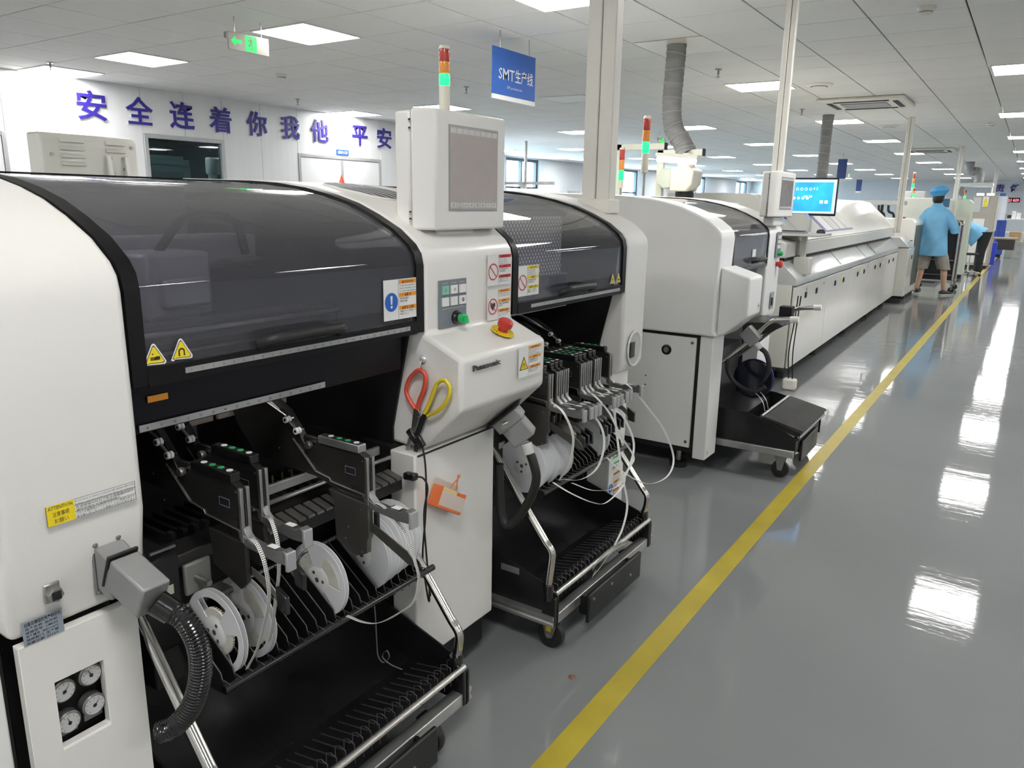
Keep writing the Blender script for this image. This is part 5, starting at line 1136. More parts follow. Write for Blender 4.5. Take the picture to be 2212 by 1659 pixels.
# blue hanging sign
sg=thing('hanging_sign','blue hanging sign with white lettering and white lower edge','sign',(-3.5,5.225,2.15))
MB().box(-3.512,-3.5,4.932,5.522,2.185,2.518).build('sign_board',mat('blue_sign_face',(.03,.12,.46),.4,var=.03),sg,bev=.002)
MB().box(-3.513,-3.499,4.932,5.522,2.151,2.184).build('sign_edge',paperw,sg)
st=MB(); st.text('SMT',.115,(-3.4995,5.005,2.298),YP,ZP,.0008,'L',.006,fit=.215); st.text('生产线',.105,(-3.4995,5.23,2.302),YP,ZP,.0008,'L',.008,fit=.255); st.text('SMT production line',.028,(-3.4995,5.225,2.238),YP,ZP,.0008,'C',.0,fit=.21); st.build('sign_lettering',paperw,sg)
for y in (5.03,5.43): MB().cyl((-3.506,y,2.518),(-3.506,y,CEIL),.003,n=6).build('hanger',steel,sg)
# exit signs
exg=mat('exit_green',(.02,.5,.12),.4,emit=(.008,.85,.1),es=.5,var=.02)
def runner(m,o,u,v,s_):
    F=lambda *p: m.poly([o+u*a*s_+v*b*s_ for a,b in p])
    F((-.08,.3),(.02,.3),(.02,.4),(-.08,.4)); F((-.1,.05),(.08,.05),(.06,.28),(-.06,.28)); F((.06,.24),(.2,.14),(.22,.2),(.1,.28)); F((-.06,.26),(-.22,.2),(-.24,.12),(-.2,.1),(-.08,.2))
    F((-.1,.06),(0,.06),(-.1,-.14),(-.26,-.16),(-.26,-.1),(-.14,-.08)); F((0,.06),(.08,.06),(.1,-.14),(.04,-.38),(-.03,-.36),(.03,-.14))
def exit_sign(x,y0,y1,z0,z1,lab,axis=YP):
    t=thing('exit_sign',lab,'sign',(x,(y0+y1)/2,z0),'green exit signs'); w=y1-y0; h=z1-z0
    MB().box(x-.012,x,y0,y1,z0,z1).build('sign_plate',mat('satin_sign_plate',(.5,.48,.42),.35,metal=.4,var=.06),t,bev=.002)
    m=MB(); o=Vector((x+.0006,y0+w*.22,z0+h*.5)); s_=h
    m.poly([o+YP*a*s_+ZP*b*s_ for a,b in ((-.45,0),(-.15,.28),(-.15,.1),(.3,.1),(.3,-.1),(-.15,-.1),(-.15,-.28))]); m.build('arrow',exg,t)
    m=MB(); o=Vector((x+.0006,y0+w*.55,z0+h*.5)); m.mi(0).poly([o+YP*a*s_+ZP*b*s_ for a,b in ((-.42,-.44),(.42,-.44),(.42,.44),(-.42,.44))]); m.mi(1); runner(m,o+XP*.0006,YP,ZP,s_*.95); m.build('pictogram',[exg,mat('exit_dark',(.25,.3,.22),.5,var=.05)],t)
    for y in (y0+.06,y1-.06): MB().cyl((x-.006,y,z1),(x-.006,y,CEIL),.003,n=6).build('hanger',steel,t)
    MB().box(x-.02,x+.004,y0-.02,y0,z1-.05,z1-.01).build('bracket',steel,t)
exit_sign(-4.9,3.68,4.03,2.415,2.535,'nearest green exit sign with arrow under the ceiling at upper left')
exit_sign(-5.64,12.95,13.3,2.42,2.54,'small distant green exit sign left of the near grey duct')
exit_sign(-5.6,20.7,21.05,2.42,2.54,'tiny distant green exit sign right of the second conduit pole')
exit_sign(-5.44,28.4,28.75,2.42,2.54,'tiny far green exit sign above the blue monitor')
# flexible ducts
ductm=mat('grey_duct_cloth',(.28,.275,.27),.6,bump=.5,bscale=22,var=.12,vscale=10,stretch=(1,1,2.2))
def duct(pts,r,lab,pitch=.11):
    t=thing('flexible_duct',lab,'duct',pts[-1],'grey flexible ducts')
    P=spline(pts,14); m=len(P); R=[r*(1+.03*math.sin(i*2.1)) for i in range(m)]
    MB().tube(P,R,20).build('duct_skin',ductm,t,smooth=True)
    L=0; k=0; nxt=.08
    for a,b in zip(P,P[1:]):
        ln=(b-a).length
        while L+ln>nxt:
            c=a.lerp(b,(nxt-L)/ln); d=(b-a).normalized(); ax=d.orthogonal().normalized(); ay=d.cross(ax); tilt=random.uniform(-.25,.25)
            MB().tube([c+ax*r*1.04*math.cos(q*.3927)+ay*r*1.04*math.sin(q*.3927)+d*tilt*r*math.cos(q*.3927) for q in range(16)],.0035,5,closed=True).build('duct_hoop',mat('pale_hoop',(.45,.45,.44),.5,var=.08),t); nxt+=pitch
        L+=ln
    return t
duct([(-2.565,6.14,2.64),(-2.57,6.14,2.4),(-2.575,6.14,2.2),(-2.55,6.13,2.02),(-2.47,6.12,1.9),(-2.41,6.12,1.8)],.077,'near grey flexible duct dropping from the ceiling to the fume unit')
duct([(-2.565,11.62,2.64),(-2.57,11.62,2.3),(-2.57,11.62,1.9),(-2.57,11.6,1.5)],.075,'straight grey flexible duct above the blue monitor')
cp=MB(); cp.add([(-2.85,5.93,CEIL-.003),(-2.28,5.93,CEIL-.003),(-2.28,6.53,CEIL-.003),(-2.85,6.53,CEIL-.003),(-2.85,5.93,CEIL-.006),(-2.28,5.93,CEIL-.006),(-2.28,6.53,CEIL-.006),(-2.85,6.53,CEIL-.006)],[(4,7,6,5),(0,1,5,4),(1,2,6,5),(2,3,7,6),(3,0,4,7)])
tag(cp.build('ceiling_plate',beige),'beige ceiling plate around the top of the near duct','plate')
# fume unit under the duct, with frames and work lamp behind the second machine
fu=thing('fume_unit','beige fume extractor unit below the near flexible duct','fan unit',(-2.44,6.12,1.4))
MB().prism([(-2.62,1.62),(-2.58,1.68),(-2.5,1.69),(-2.5,1.53),(-2.56,1.52),(-2.62,1.56)],6.03,6.2).build('motor_box',mat('pale_green_box',(.62,.66,.55),.4,var=.04),fu,bev=.008)
MB().prism([(-2.5,1.69),(-2.34,1.69),(-2.3,1.66),(-2.31,1.56),(-2.36,1.5),(-2.5,1.5)],6.01,6.22).build('fan_casing',beige,fu,bev=.01)
MB().cyl((-2.41,6.12,1.42),(-2.41,6.12,1.5),.075,n=20).build('collar',blackm,fu,smooth=True)
MB().cyl((-2.41,6.12,1.69),(-2.41,6.12,1.8),.07,n=20).build('spigot',beige,fu,smooth=True)
pb=thing('screen_printer','white solder printer behind the second machine carrying lamp frames','machine',(-2.7,5.7,0))
MB().box(-3.4,-1.95,5.2,6.17,.06,1.42).build('body',cream,pb,bev=.02); MB().box(-3.35,-2.0,5.25,6.1,0,.06).build('plinth',blackm,pb)
for k,(a,b,y,z) in enumerate(((-3.04,-2.6,6.1,1.885),(-2.655,-2.27,6.09,1.83))):
    f=MB(); f.box(a,a+.055,y,y+.05,1.42,z); f.build('frame_post',mat('cream_tube',(.8,.8,.68),.4,var=.03),pb,bev=.004)
    MB().box(a,b,y,y+.05,z-.05,z).build('frame_arm',mat('cream_tube'),pb,bev=.004); MB().box(b,b+.006,y-.003,y+.053,z-.053,z+.003).build('end_cap',blackm,pb)
wl_=thing('work_lamp','slim fluorescent work lamp glowing under the cream frame','lamp',(-2.42,5.78,1.7))
lx=Matrix.Translation((-2.38,5.85,1.74))@Matrix.Rotation(math.radians(-14),4,'Z')@Matrix.Rotation(math.radians(5),4,'Y')
MB(lx).box(-.2,.2,-.03,.03,.012,.04).build('lamp_housing',pvc,wl_,bev=.005); MB(lx).box(-.19,.17,-.022,.022,-.03,.012).build('lamp_tube',mat('lamp_tube_lit',(.9,.9,.9),.4,emit=(1,1,1),es=3.5,var=.01),wl_,bev=.01)
MB(lx).box(-.02,.02,.03,.3,.02,.035).build('lamp_arm',pvc,wl_)
# distant hanging signs
for x,y,lab in ((-3.89,19.55,'small dark blue hanging sign seen edge on beside the far duct'),(-5.95,33.4,'tiny dark hanging sign far down the hall')):
    t=thing('hanging_sign',lab,'sign',(x,y,2.2)); MB().box(x-.1,x+.1,y,y+.012,2.06,2.5).build('sign_board',mat('navy_sign',(.03,.06,.2),.4,var=.05),t); MB().box(x-.1,x+.1,y-.001,y+.013,2.0,2.06).build('sign_edge',paperw,t); MB().cyl((x,y+.006,2.5),(x,y+.006,CEIL),.004,n=6).build('hanger',steel,t)

# cabinet behind the first machine (left)
cbn=thing('louvred_cabinet','cream louvred machine cabinet rising behind the dark hood at left','cabinet',(-5.2,2.75,0))
MB().prism([(-5.06,0),(-4.9,0),(-4.9,1.72),(-4.93,1.75),(-5.06,1.75)],2.33,2.93).build('body',cream,cbn,bev=.015)
lvm=mat('louvre_shadow_side',(.62,.61,.56),.4,var=.03)
for k in range(4): MB().prism([(-4.9,1.725-k*.045),(-4.878,1.7-k*.045),(-4.9,1.697-k*.045)],2.44,2.58).build('louvre',cream,cbn)
for k in range(2): MB().prism([(-4.9,1.725-k*.045),(-4.878,1.7-k*.045),(-4.9,1.697-k*.045)],2.72,2.84).build('louvre',cream,cbn)
for y in (2.725,2.84): MB().prism([(-4.9,1.635),(-4.88,1.63),(-4.86,1.48),(-4.9,1.48)],y-.012,y+.012).build('bracket_rail',white,cbn)
for y,z in ((2.39,1.625),(2.745,1.62),(2.825,1.62),(2.83,1.555),(2.89,1.69)): MB().lathe([(.01,0),(.01,.008)],(-4.9,y,z),(1,0,0),n=12).build('quarter_turn_screw',steel,cbn)
# red warning cone tip over the roof, behind
tag(MB().add([(-5.5,5.1,1.2),(-5.3,5.1,1.2),(-5.3,5.3,1.2),(-5.5,5.3,1.2),(-5.4,5.2,1.62)],[(3,2,1,0),(0,1,4),(1,2,4),(2,3,4),(3,0,4)]).build('warning_cone',mat('red_orange_cone',(.85,.1,.04),.4,var=.05)),'small red triangular cone tip showing above the white roof','cone')
tag(MB().box(-5.8,-5.0,4.9,5.6,0,1.2).build('storage_box_stand',cream,bev=.01),'cream stand behind the roof carrying the red cone','stand')
# distant row: lamp rails on posts behind the far roof
for k,(x,y,l) in enumerate(((-9.0,13.9,'grey T-shaped rail post before the first far window'),(-8.2,15.2,'low lamp rail right of the first far window'))):
    t=thing('lamp_rail',l,'rail',(x,y,0)); MB().cyl((x,y,0),(x,y,CEIL if k==0 else 1.62),.03,n=10).build('post',steel,t,smooth=True)
    MB().box(x-.5,x+.7,y-.03,y+.03,1.76 if k==0 else 1.6,1.82 if k==0 else 1.66).build('cross_rail',steel,t); MB().box(x-.3,x+.9,y-.2,y-.12,1.62 if k==0 else 1.5,1.67 if k==0 else 1.55).build('tube_lamp',mat('lamp_tube_lit'),t,bev=.01)
    MB().box(x-.02,x+.02,y-.16,y,1.62 if k==0 else 1.5,1.8 if k==0 else 1.62).build('lamp_bracket',steel,t)
# ================================================================ REFLOW OVEN
MO=Matrix.Translation((-1.475,6.2,0))@Matrix.Rotation(math.radians(1.12),4,'Z')
ovn=thing('reflow_oven','long cream reflow oven with sloping hood and row of latched lower doors','oven',MO@Vector((-.6,3.2,0)))
def OB(): return MB(MO)
crm2=mat('cream_enamel_gloss',(.72,.71,.66),.22,bump=.02,bscale=120,var=.02,vscale=1.5,coat=.35)
OB().prism([(-.02,.78),(-.02,.135),(-1.4,.135),(-1.4,.78)],.03,6.38).build('lower_body',cream,ovn)
L=6.4/5
for k in range(5):
    d=OB().box(-.02,0,k*L+.004,(k+1)*L-.004,.13,.778).build('lower_door',crm2,ovn,bev=.004)
    for a in (.36,.8) if k else (.38,.8):
        y=k*L+a; lt=OB().box(0,.006,y-.03,y+.03,.665,.715).build('door_latch',blackm,d,bev=.004); OB().box(.006,.01,y-.014,y+.014,.68,.705).build('latch_core',dark,d)
for y,z in ((.4,.735),(1.1,.73),(3.6,.73)): OB().cyl((0,y,z),(.006,y,z),.012,n=12).build('lock',steel,ovn)
for y in (2.0,3.1,4.95):
    mm=OB(); mm.poly([(.0012,y-.03,.69),(.0012,y+.03,.69),(.0012,y,.76)]); mm.build('warning_triangle',yellow,ovn)
OB().box(-1.38,-.16,.04,6.35,.05,.134).build('plinth',blackm,ovn)
for y in (.25,1.5,3.1,4.7,6.1): OB().cyl((-.12,y,0),(-.12,y,.05),.04,n=14).build('levelling_foot',blackm,ovn)
OB().box(-1.4,-.03,.0,.03,.13,.8).build('end_panel',cream,ovn,bev=.004)
OB().prism([(0,.79),(0,.845),(-.13,.975),(-1.4,.975),(-1.4,.79)],.0,6.4).build('lower_canopy',mat('satin_canopy',(.62,.63,.63),.2,metal=.25,bump=.015,bscale=20,var=.03,coat=.2),ovn,bev=.005)
for k in (1.9,3.4,4.2): OB().obox((-.066,k,.9125),Vector((.12,0,-.12)),YP*.006,Vector((.003,0,.003))).build('canopy_seam',rubber,ovn)
OB().box(-1.35,-.12,.05,6.35,.975,1.005).build('canopy_gap',blackm,ovn)
OB().box(-1.3,-.075,.35,6.4,1.006,1.12).build('hood_band',cream,ovn,bev=.008)
OB().prism([(-.078,1.121),(-.085,1.135),(-.46,1.48),(-.55,1.5),(-1.25,1.5),(-1.3,1.121)],.35,6.4).build('hood',cream,ovn,bev=.01)
OB().prism([(-.1,1.0),(-.1,1.12),(-.2,1.15),(-.6,1.15),(-.6,1.0)],.0,.34).build('hood_end_block',cream,ovn,bev=.012)
hs=(Vector((-.46,0,1.48))-Vector((-.085,0,1.135))).normalized(); hn=Vector((-hs.z,0,hs.x)); hn=-hn if hn.z<0 else hn
wb=OB(); c=Vector((-.085,2.3,1.135))+hs*.2; wb.obox(c+hn*.002,hs*.3,YP*1.5,hn*.004); bd=wb.build('notice_board',mat('violet_frame',(.25,.24,.45),.5,var=.05),ovn)
for k in range(4):
    q=OB(); q.obox(Vector((-.085,1.58+.24+k*.36,1.135))+hs*.2+hn*.005,hs*.27,YP*.33,hn*.002); q.build('paper_sheet',(paperw if k==0 else mat('pale_sheet',(.6,.6,.56),.25,var=.04)),bd)
for k in range(3): OB().obox(Vector((-.085,.55+k*.06,1.135))+hs*.3+hn*.003,hs*.14,YP*.02,hn*.004).build('vent_slit',rubber,ovn)
# end module
OB().prism([(.14,.83),(.14,.13),(-1.2,.13),(-1.2,.83)],6.42,7.15).build('unload_module',crm2,ovn,bev=.005)
OB().prism([(.14,.845),(0.0,.985),(-1.2,.985),(-1.2,.845)],6.42,7.15).build('unload_canopy',mat('satin_canopy'),ovn,bev=.005)
OB().box(.14,.146,6.85,6.91,.66,.72).build('door_latch',blackm,ovn)
# desk arm, keyboard, mouse, monitor
OB().box(-.32,.12,.1,.55,1.17,1.19).build('keyboard_tray',mat('tray_grey_white',(.62,.61,.57),.35,var=.04),ovn,bev=.004)
OB().box(-.06,-.02,.3,.34,.99,1.17).build('tray_arm',cream,ovn,bev=.004); OB().box(-.1,.03,.26,.36,.86,1.0).build('tray_foot',cream,ovn,bev=.01)
kb=thing('keyboard','thin dark keyboard on the oven tray','keyboard',MO@Vector((-.12,.3,1.19)))
OB().box(-.3,-.02,.18,.32,1.19,1.203).build('key_base',grey_pl,kb,bev=.003)
for r_ in range(4):
    for k in range(12): OB().box(-.29+k*.022,-.272+k*.022,.19+r_*.03,.215+r_*.03,1.203,1.209).build('key',rubber,kb)
ms=thing('mouse','black computer mouse on the oven tray edge','mouse',MO@Vector((.07,.45,1.19)))
OB().lathe([(.035,0),(.036,.012),(.028,.026),(.01,.032)],(.06,.42,1.19),n=20).build('shell',gloss_black,ms,smooth=True); OB().lathe([(.008,.028),(.008,.034)],(.06,.39,1.19),n=10).build('wheel',grey_pl,ms)
OB().prism([(-.28,1.19),(-.08,1.19),(-.08,1.3),(-.12,1.34),(-.24,1.34),(-.28,1.3)],.6,.72,'y').build('monitor_pedestal',cream,ovn,bev=.006)
mn=thing('monitor','flat black-framed monitor showing a bright blue page above the oven','monitor',(-1.62,6.95,1.32))
MX=Matrix.Translation((-1.64,6.98,1.488))@Matrix.Rotation(math.radians(8),4,'Z')
MB(MX).box(-.245,.235,-.0,.035,-.165,.15).build('monitor_case',gloss_black,mn,bev=.006)
def screen_mat():
    m=bpy.data.materials.new('blue_screen'); m.use_nodes=True; nt=m.node_tree; N=nt.nodes; L_=nt.links; b=N['Principled BSDF']; b.inputs['Roughness'].default_value=.2
    tc=N.new('ShaderNodeTexCoord'); g=N.new('ShaderNodeTexNoise'); g.inputs['Scale'].default_value=5; L_.new(tc.outputs['Object'],g.inputs['Vector'])
    r=N.new('ShaderNodeValToRGB'); r.color_ramp.elements[0].position=.35; r.color_ramp.elements[1].position=.7; r.color_ramp.elements[0].color=(.02,.28,.9,1); r.color_ramp.elements[1].color=(.02,.5,.95,1)
    L_.new(g.outputs['Fac'],r.inputs['Fac']); L_.new(r.outputs['Color'],b.inputs['Emission Color']); b.inputs['Emission Strength'].default_value=.75; b.inputs['Base Color'].default_value=(.02,.05,.1,1); return m
blu_scr=screen_mat(); pale_scr=mat('pale_blue_ui',(.2,.25,.4),.3,emit=(.38,.5,.95),es=.8,var=.02); wht_scr=mat('white_ui',(.5,.5,.5),.3,emit=(.7,.9,1),es=.9,var=.02)
sm=MB(MX); sm.mi(1).box(-.232,.222,-.003,-.0005,-.145,.135); sm.mi(0).box(-.232,.198,-.0045,-.003,-.128,.112)
sm.mi(2)
for a,b,t in ((.04,.05,'0 2'),(-.03,-.015,'00 38'),(.1,-.06,'回 国'),(-.1,.045,'○ ○ ○ ○'),(-.12,-.03,'● ● ● ●')): sm.text(t,.03,(a,-.0048,b),XP,ZP,.0004,'L',.01)
sm.text('▬ ▬ ▬ ▬ ▬ ▬',.012,(-.2,-.0048,.012),XP,ZP,.0004,'L',0)
sm.build('monitor_screen',[blu_scr,pale_scr,wht_scr],mn)
MB(MX).box(-.03,.03,.01,.03,-.19,-.165).build('neck',gloss_black,mn)
# small items by the oven foot
bx=thing('wall_box','small white socket box on the floor at the near foot of the oven','box',(-1.4,6.05,0)); MB().box(-1.46,-1.36,6.0,6.08,0,.09).build('case',pvc,bx,bev=.015)
for k in range(2): MB().tube(spline([(-1.42+k*.03,6.03,.09),(-1.43+k*.03,6.0,.3),(-1.4+k*.02,5.95,.55),(-1.38+k*.02,5.9,.75)],5),.005,6).build('cable',rubber,bx,smooth=True)

# ================================================================ PEOPLE
def loft(mb,rings,n=20,fold=0.0,caps=True):
    vs=[]; k=len(rings)
    for i,(c,ax,ay) in enumerate(rings):
        c,ax,ay=Vector(c),Vector(ax),Vector(ay)
        for j in range(n):
            a=2*math.pi*j/n; f=1+fold*math.sin(a*3+i*1.3)+fold*.6*math.sin(a*7-i*.9); vs.append(c+ax*(math.cos(a)*f)+ay*(math.sin(a)*f))
    fs=[(i*n+j,i*n+(j+1)%n,(i+1)*n+(j+1)%n,(i+1)*n+j) for i in range(k-1) for j in range(n)]
    if caps: fs+=[tuple(range(n-1,-1,-1)),tuple(range((k-1)*n,k*n))]
    return mb.add(vs,fs)
def skinned(name,par,m,chains,sub=2):
    """continuous body grown from a joint skeleton with a Skin modifier; chains share joints by name"""
    names={}; vs=[]; rs=[]; es=[]; org=ORG[par]
    for ch in chains:
        prev=None
        for nm,co,r in ch:
            if nm not in names: names[nm]=len(vs); vs.append(tuple(Vector(co)-org)); rs.append(r if isinstance(r,tuple) else (r,r))
            i=names[nm]
            if prev is not None: es.append((prev,i))
            prev=i
    me=bpy.data.meshes.new(name); me.from_pydata(vs,es,[]); me.materials.append(m)
    ob=bpy.data.objects.new(name,me); col.objects.link(ob); ob.parent=par; ORG[ob]=org
    sk=ob.modifiers.new('skin','SKIN'); sk.use_smooth_shade=True
    for i,sv in enumerate(me.skin_vertices[0].data): sv.radius=rs[i]; sv.use_root=(i==0)
    ss=ob.modifiers.new('sub','SUBSURF'); ss.levels=sub; ss.render_levels=sub
    return ob
skinm=mat('skin',(.55,.34,.24),.5,bump=.03,bscale=120,var=.06,vscale=14)
coat_m=mat('blue_overcoat_cloth',(.19,.47,.72),.7,bump=.5,bscale=9,var=.12,vscale=7)
cap_m=mat('blue_cap_cloth',(.08,.38,.72),.7,bump=.5,bscale=18,var=.12,vscale=10)
short_m=mat('khaki_cloth',(.34,.31,.27),.8,bump=.4,bscale=14,var=.12,vscale=9)
hairm=mat('dark_hair',(.012,.01,.009),.5,bump=.4,bscale=90,var=.3)
blk_cloth=mat('black_cloth',(.02,.019,.02),.8,bump=.4,bscale=14,var=.2)
shoe_m=mat('dark_canvas_shoe',(.03,.03,.035),.6,var=.15); sole_m=mat('pale_sole',(.6,.57,.5),.6,var=.06)
def fingers(base,palm_dir,side,curl,r=.0085,lens=(.062,.072,.068,.054)):
    """four finger chains and a thumb from a wrist joint; palm_dir forward, side across, curl downward"""
    b=Vector(base); f=Vector(palm_dir); s_=Vector(side); d=Vector(curl); out=[]
    for k,l in enumerate(lens):
        o=(k-1.5)*.021; k0=b+f*.085+s_*o; out.append([('palm%d'%k,b+f*.05+s_*o*.8,.015),('f%da'%k,k0,r+.001),('f%db'%k,k0+f*l*.5+d*l*.18,r),('f%dc'%k,k0+f*l*.7+d*l*.55,r*.9),('f%dd'%k,k0+f*l*.6+d*l*.85,r*.75)])
    t0=b+f*.03-s_*.03; out.append([('thumb0',t0,.014),('thumb1',t0+f*.025-s_*.022+d*.01,.0105),('thumb2',t0+f*.055-s_*.024+d*.022,.0085)])
    return out
def shoe(par,x,y,ang,L=.27):
    X=Matrix.Translation((x,y,0))@Matrix.Rotation(ang,4,'Z')
    m=MB(X); loft(m,[((0,-.07,.045),(.032,0,0),(0,0,.03)),((0,-.03,.05),(.036,0,0),(0,0,.04)),((0,.05,.045),(.038,0,0),(0,0,.032)),((0,.12,.036),(.044,0,0),(0,0,.022)),((0,.17,.03),(.04,0,0),(0,0,.014)),((0,.19,.028),(.02,0,0),(0,0,.008))],14); sh=m.build('shoe',shoe_m,par,smooth=True)
    m=MB(X); m.prism([(-.036,-.08),(.036,-.08),(.042,.06),(.046,.12),(.036,.185),(0,.2),(-.036,.185),(-.046,.12),(-.042,.06)],.0,.022,'z'); m.build('sole',sole_m,sh,bev=.004)
def person_back(cx,cy,lab):
    P=thing('person',lab,'person',(cx,cy,0))
    V=lambda x,y,z:(cx+x,cy+y,z)
    hipL,hipR=V(-.1,0,.86),V(.1,0,.86)
    body=[[('pelvis',V(0,0,.92),(.13,.1)),('waist',V(0,.01,1.08),(.125,.095)),('chest',V(-.01,.03,1.27),(.15,.105)),('neckb',V(-.02,.045,1.42),(.075,.065)),('neck',V(-.025,.055,1.49),.052),('skull',V(-.03,.075,1.57),(.075,.09)),('crown',V(-.03,.08,1.67),(.062,.075))],
      [('pelvis',V(0,0,.92),.12),('hipL',V(-.1,0,.84),.088),('kneeL',V(-.13,.03,.46),.058),('calfL',V(-.14,-.005,.32),.053),('ankL',V(-.16,0,.085),.034),('toeL',V(-.17,.11,.04),.03)],
      [('pelvis',V(0,0,.92),.12),('hipR',V(.11,0,.84),.088),('kneeR',V(.2,.03,.46),.058),('calfR',V(.215,-.005,.32),.053),('ankR',V(.235,0,.085),.034),('toeR',V(.27,.1,.04),.03)],
      [('chest',V(-.01,.03,1.27),.15),('shL',V(-.155,.03,1.33),.05),('elL',V(-.24,.06,1.1),.045),('wrL',V(-.17,.3,1.12),.029)],
      [('chest',V(-.01,.03,1.27),.15),('shR',V(.13,.03,1.33),.05),('elR',V(.25,.06,1.1),.045),('wrR',V(.19,.3,1.12),.029)]]
    for s_,w in (('L',V(-.17,.3,1.12)),('R',V(.19,.3,1.12))):
        for ch in fingers(w,(.0,1,0),(1 if s_=='R' else -1,0,0),(0,0,-1)):
            body.append([('wr'+s_,w,.029)]+[(s_+n_,c,r) for n_,c,r in ch])
    skinned('body',P,skinm,body)
    # ears, nose
    for sx in (-1,1): MB().lathe([(.004,-.006),(.02,-.004),(.022,.004),(.01,.008)],V(-.03+sx*.078,.075,1.575),(sx,-.3,0),n=12).build('ear',skinm,P,smooth=True)
    MB().lathe([(.014,0),(.011,.012),(.006,.02)],V(-.03,.16,1.565),(0,1,-.15),n=10).build('nose',skinm,P,smooth=True)
    for sx in (-1,1): MB().lathe([(.011,0),(.009,.004),(.004,.006)],V(-.03+sx*.03,.152,1.595),(0,1,0),n=10).build('eye',paperw,P,smooth=True)
    MB().obox(V(-.03,.156,1.525),XP*.045,YP*.006,ZP*.008).build('mouth',mat('lip',(.45,.16,.14),.5,var=.05),P,bev=.002)
    # hair under the cap
    m=MB(); loft(m,[(V(-.03,.03,1.5),(.06,0,0),(0,.035,0)),(V(-.03,.04,1.535),(.08,0,0),(0,.065,0)),(V(-.03,.06,1.58),(.088,0,0),(0,.085,0)),(V(-.03,.07,1.63),(.09,0,0),(0,.098,0)),(V(-.03,.07,1.68),(.08,0,0),(0,.09,0)),(V(-.03,.07,1.71),(.04,0,0),(0,.045,0))],20); m.build('hair',hairm,P,smooth=True)
    # cap: band and soft crown
    cp=MB(); loft(cp,[(V(-.03,.07,1.612),(.095,0,.012),(0,.105,0)),(V(-.03,.07,1.63),(.1,0,.012),(0,.11,0)),(V(-.03,.07,1.66),(.125,0,.012),(0,.135,0)),(V(-.03,.06,1.69),(.138,0,.014),(0,.148,0)),(V(-.028,.06,1.725),(.13,0,.014),(0,.14,0)),(V(-.02,.065,1.755),(.1,0,.012),(0,.105,0)),(V(-.015,.065,1.772),(.05,0,0),(0,.05,0)),(V(-.015,.065,1.776),(.01,0,0),(0,.01,0))],28,.012); cp.build('cap',cap_m,P,smooth=True)
    # overcoat
    ct=MB(); R=[]
    for z,rx,ry,ox,oy in ((.645,.228,.165,.0,.0),(.66,.226,.163,.0,.0),(.75,.218,.155,-.002,0),(.88,.208,.147,-.005,0),(1.0,.192,.135,-.008,.005),(1.12,.19,.132,-.01,.012),(1.25,.198,.13,-.012,.022),(1.34,.2,.12,-.014,.03),(1.39,.185,.1,-.016,.038),(1.43,.13,.08,-.018,.045),(1.455,.08,.068,-.02,.05),(1.485,.067,.062,-.024,.053)): R.append((V(ox,oy,z),(rx,0,0),(0,ry,0)))
    loft(ct,R,32,.022,caps=False); co=ct.build('overcoat',coat_m,P,smooth=True)
    so=co.modifiers.new('thick','SOLIDIFY'); so.thickness=.006
    cl_=MB(); loft(cl_,[(V(-.022,.05,1.44),(.1,0,0),(0,.08,0)),(V(-.024,.052,1.475),(.078,0,0),(0,.07,0)),(V(-.024,.054,1.495),(.07,0,0),(0,.065,0)),(V(-.024,.054,1.475),(.062,0,0),(0,.058,0))],24,0,False); cl_.build('collar',coat_m,co,smooth=True)
    for s_,sh,el,wr in ((-1,V(-.15,.03,1.35),V(-.275,.03,1.07),V(-.19,.25,1.11)),(1,V(.12,.03,1.35),V(.285,.03,1.07),V(.21,.25,1.11))):
        sh,el,wr=Vector(sh),Vector(el),Vector(wr); u=(el-sh).normalized(); w=(wr-el).normalized()
        def fr(d,r,q): a=d.cross(YP if abs(d.y)<.7 else ZP).normalized(); b=d.cross(a); return (q,a*r,b*r)
        mid=(u+w).normalized(); m=MB(); loft(m,[fr(u,.045,sh-u*.035),fr(u,.07,sh),fr(u,.078,sh.lerp(el,.3)),fr(u,.08,sh.lerp(el,.55)),fr(u,.075,sh.lerp(el,.85)),fr(mid,.078,el),fr(w,.07,el.lerp(wr,.2)),fr(w,.06,el.lerp(wr,.65)),fr(w,.052,wr)],20,.03,True); m.build('sleeve',coat_m,co,smooth=True)
    # shorts
    for hx,kx in ((-.095,-.135),(.105,.2)):
        m=MB(); loft(m,[(V(hx*.75,0,.84),(.095,0,0),(0,.1,0)),(V(hx*.9,0,.74),(.105,0,0),(0,.108,0)),(V(hx+(kx-hx)*.35,.01,.64),(.108,0,0),(0,.11,0)),(V(hx+(kx-hx)*.75,.02,.5),(.105,0,0),(0,.105,0)),(V(kx,.025,.425),(.1,0,0),(0,.1,0)),(V(kx,.025,.43),(.075,0,0),(0,.075,0))],22,.03,False); m.build('shorts_leg',short_m,P,smooth=True)
    shoe(P,cx-.165,cy+.0,math.radians(14)); shoe(P,cx+.245,cy+.0,math.radians(-38))
    return P
person_back(-1.34,14.62,'worker seen from behind in light blue overcoat and cap with beige shorts')
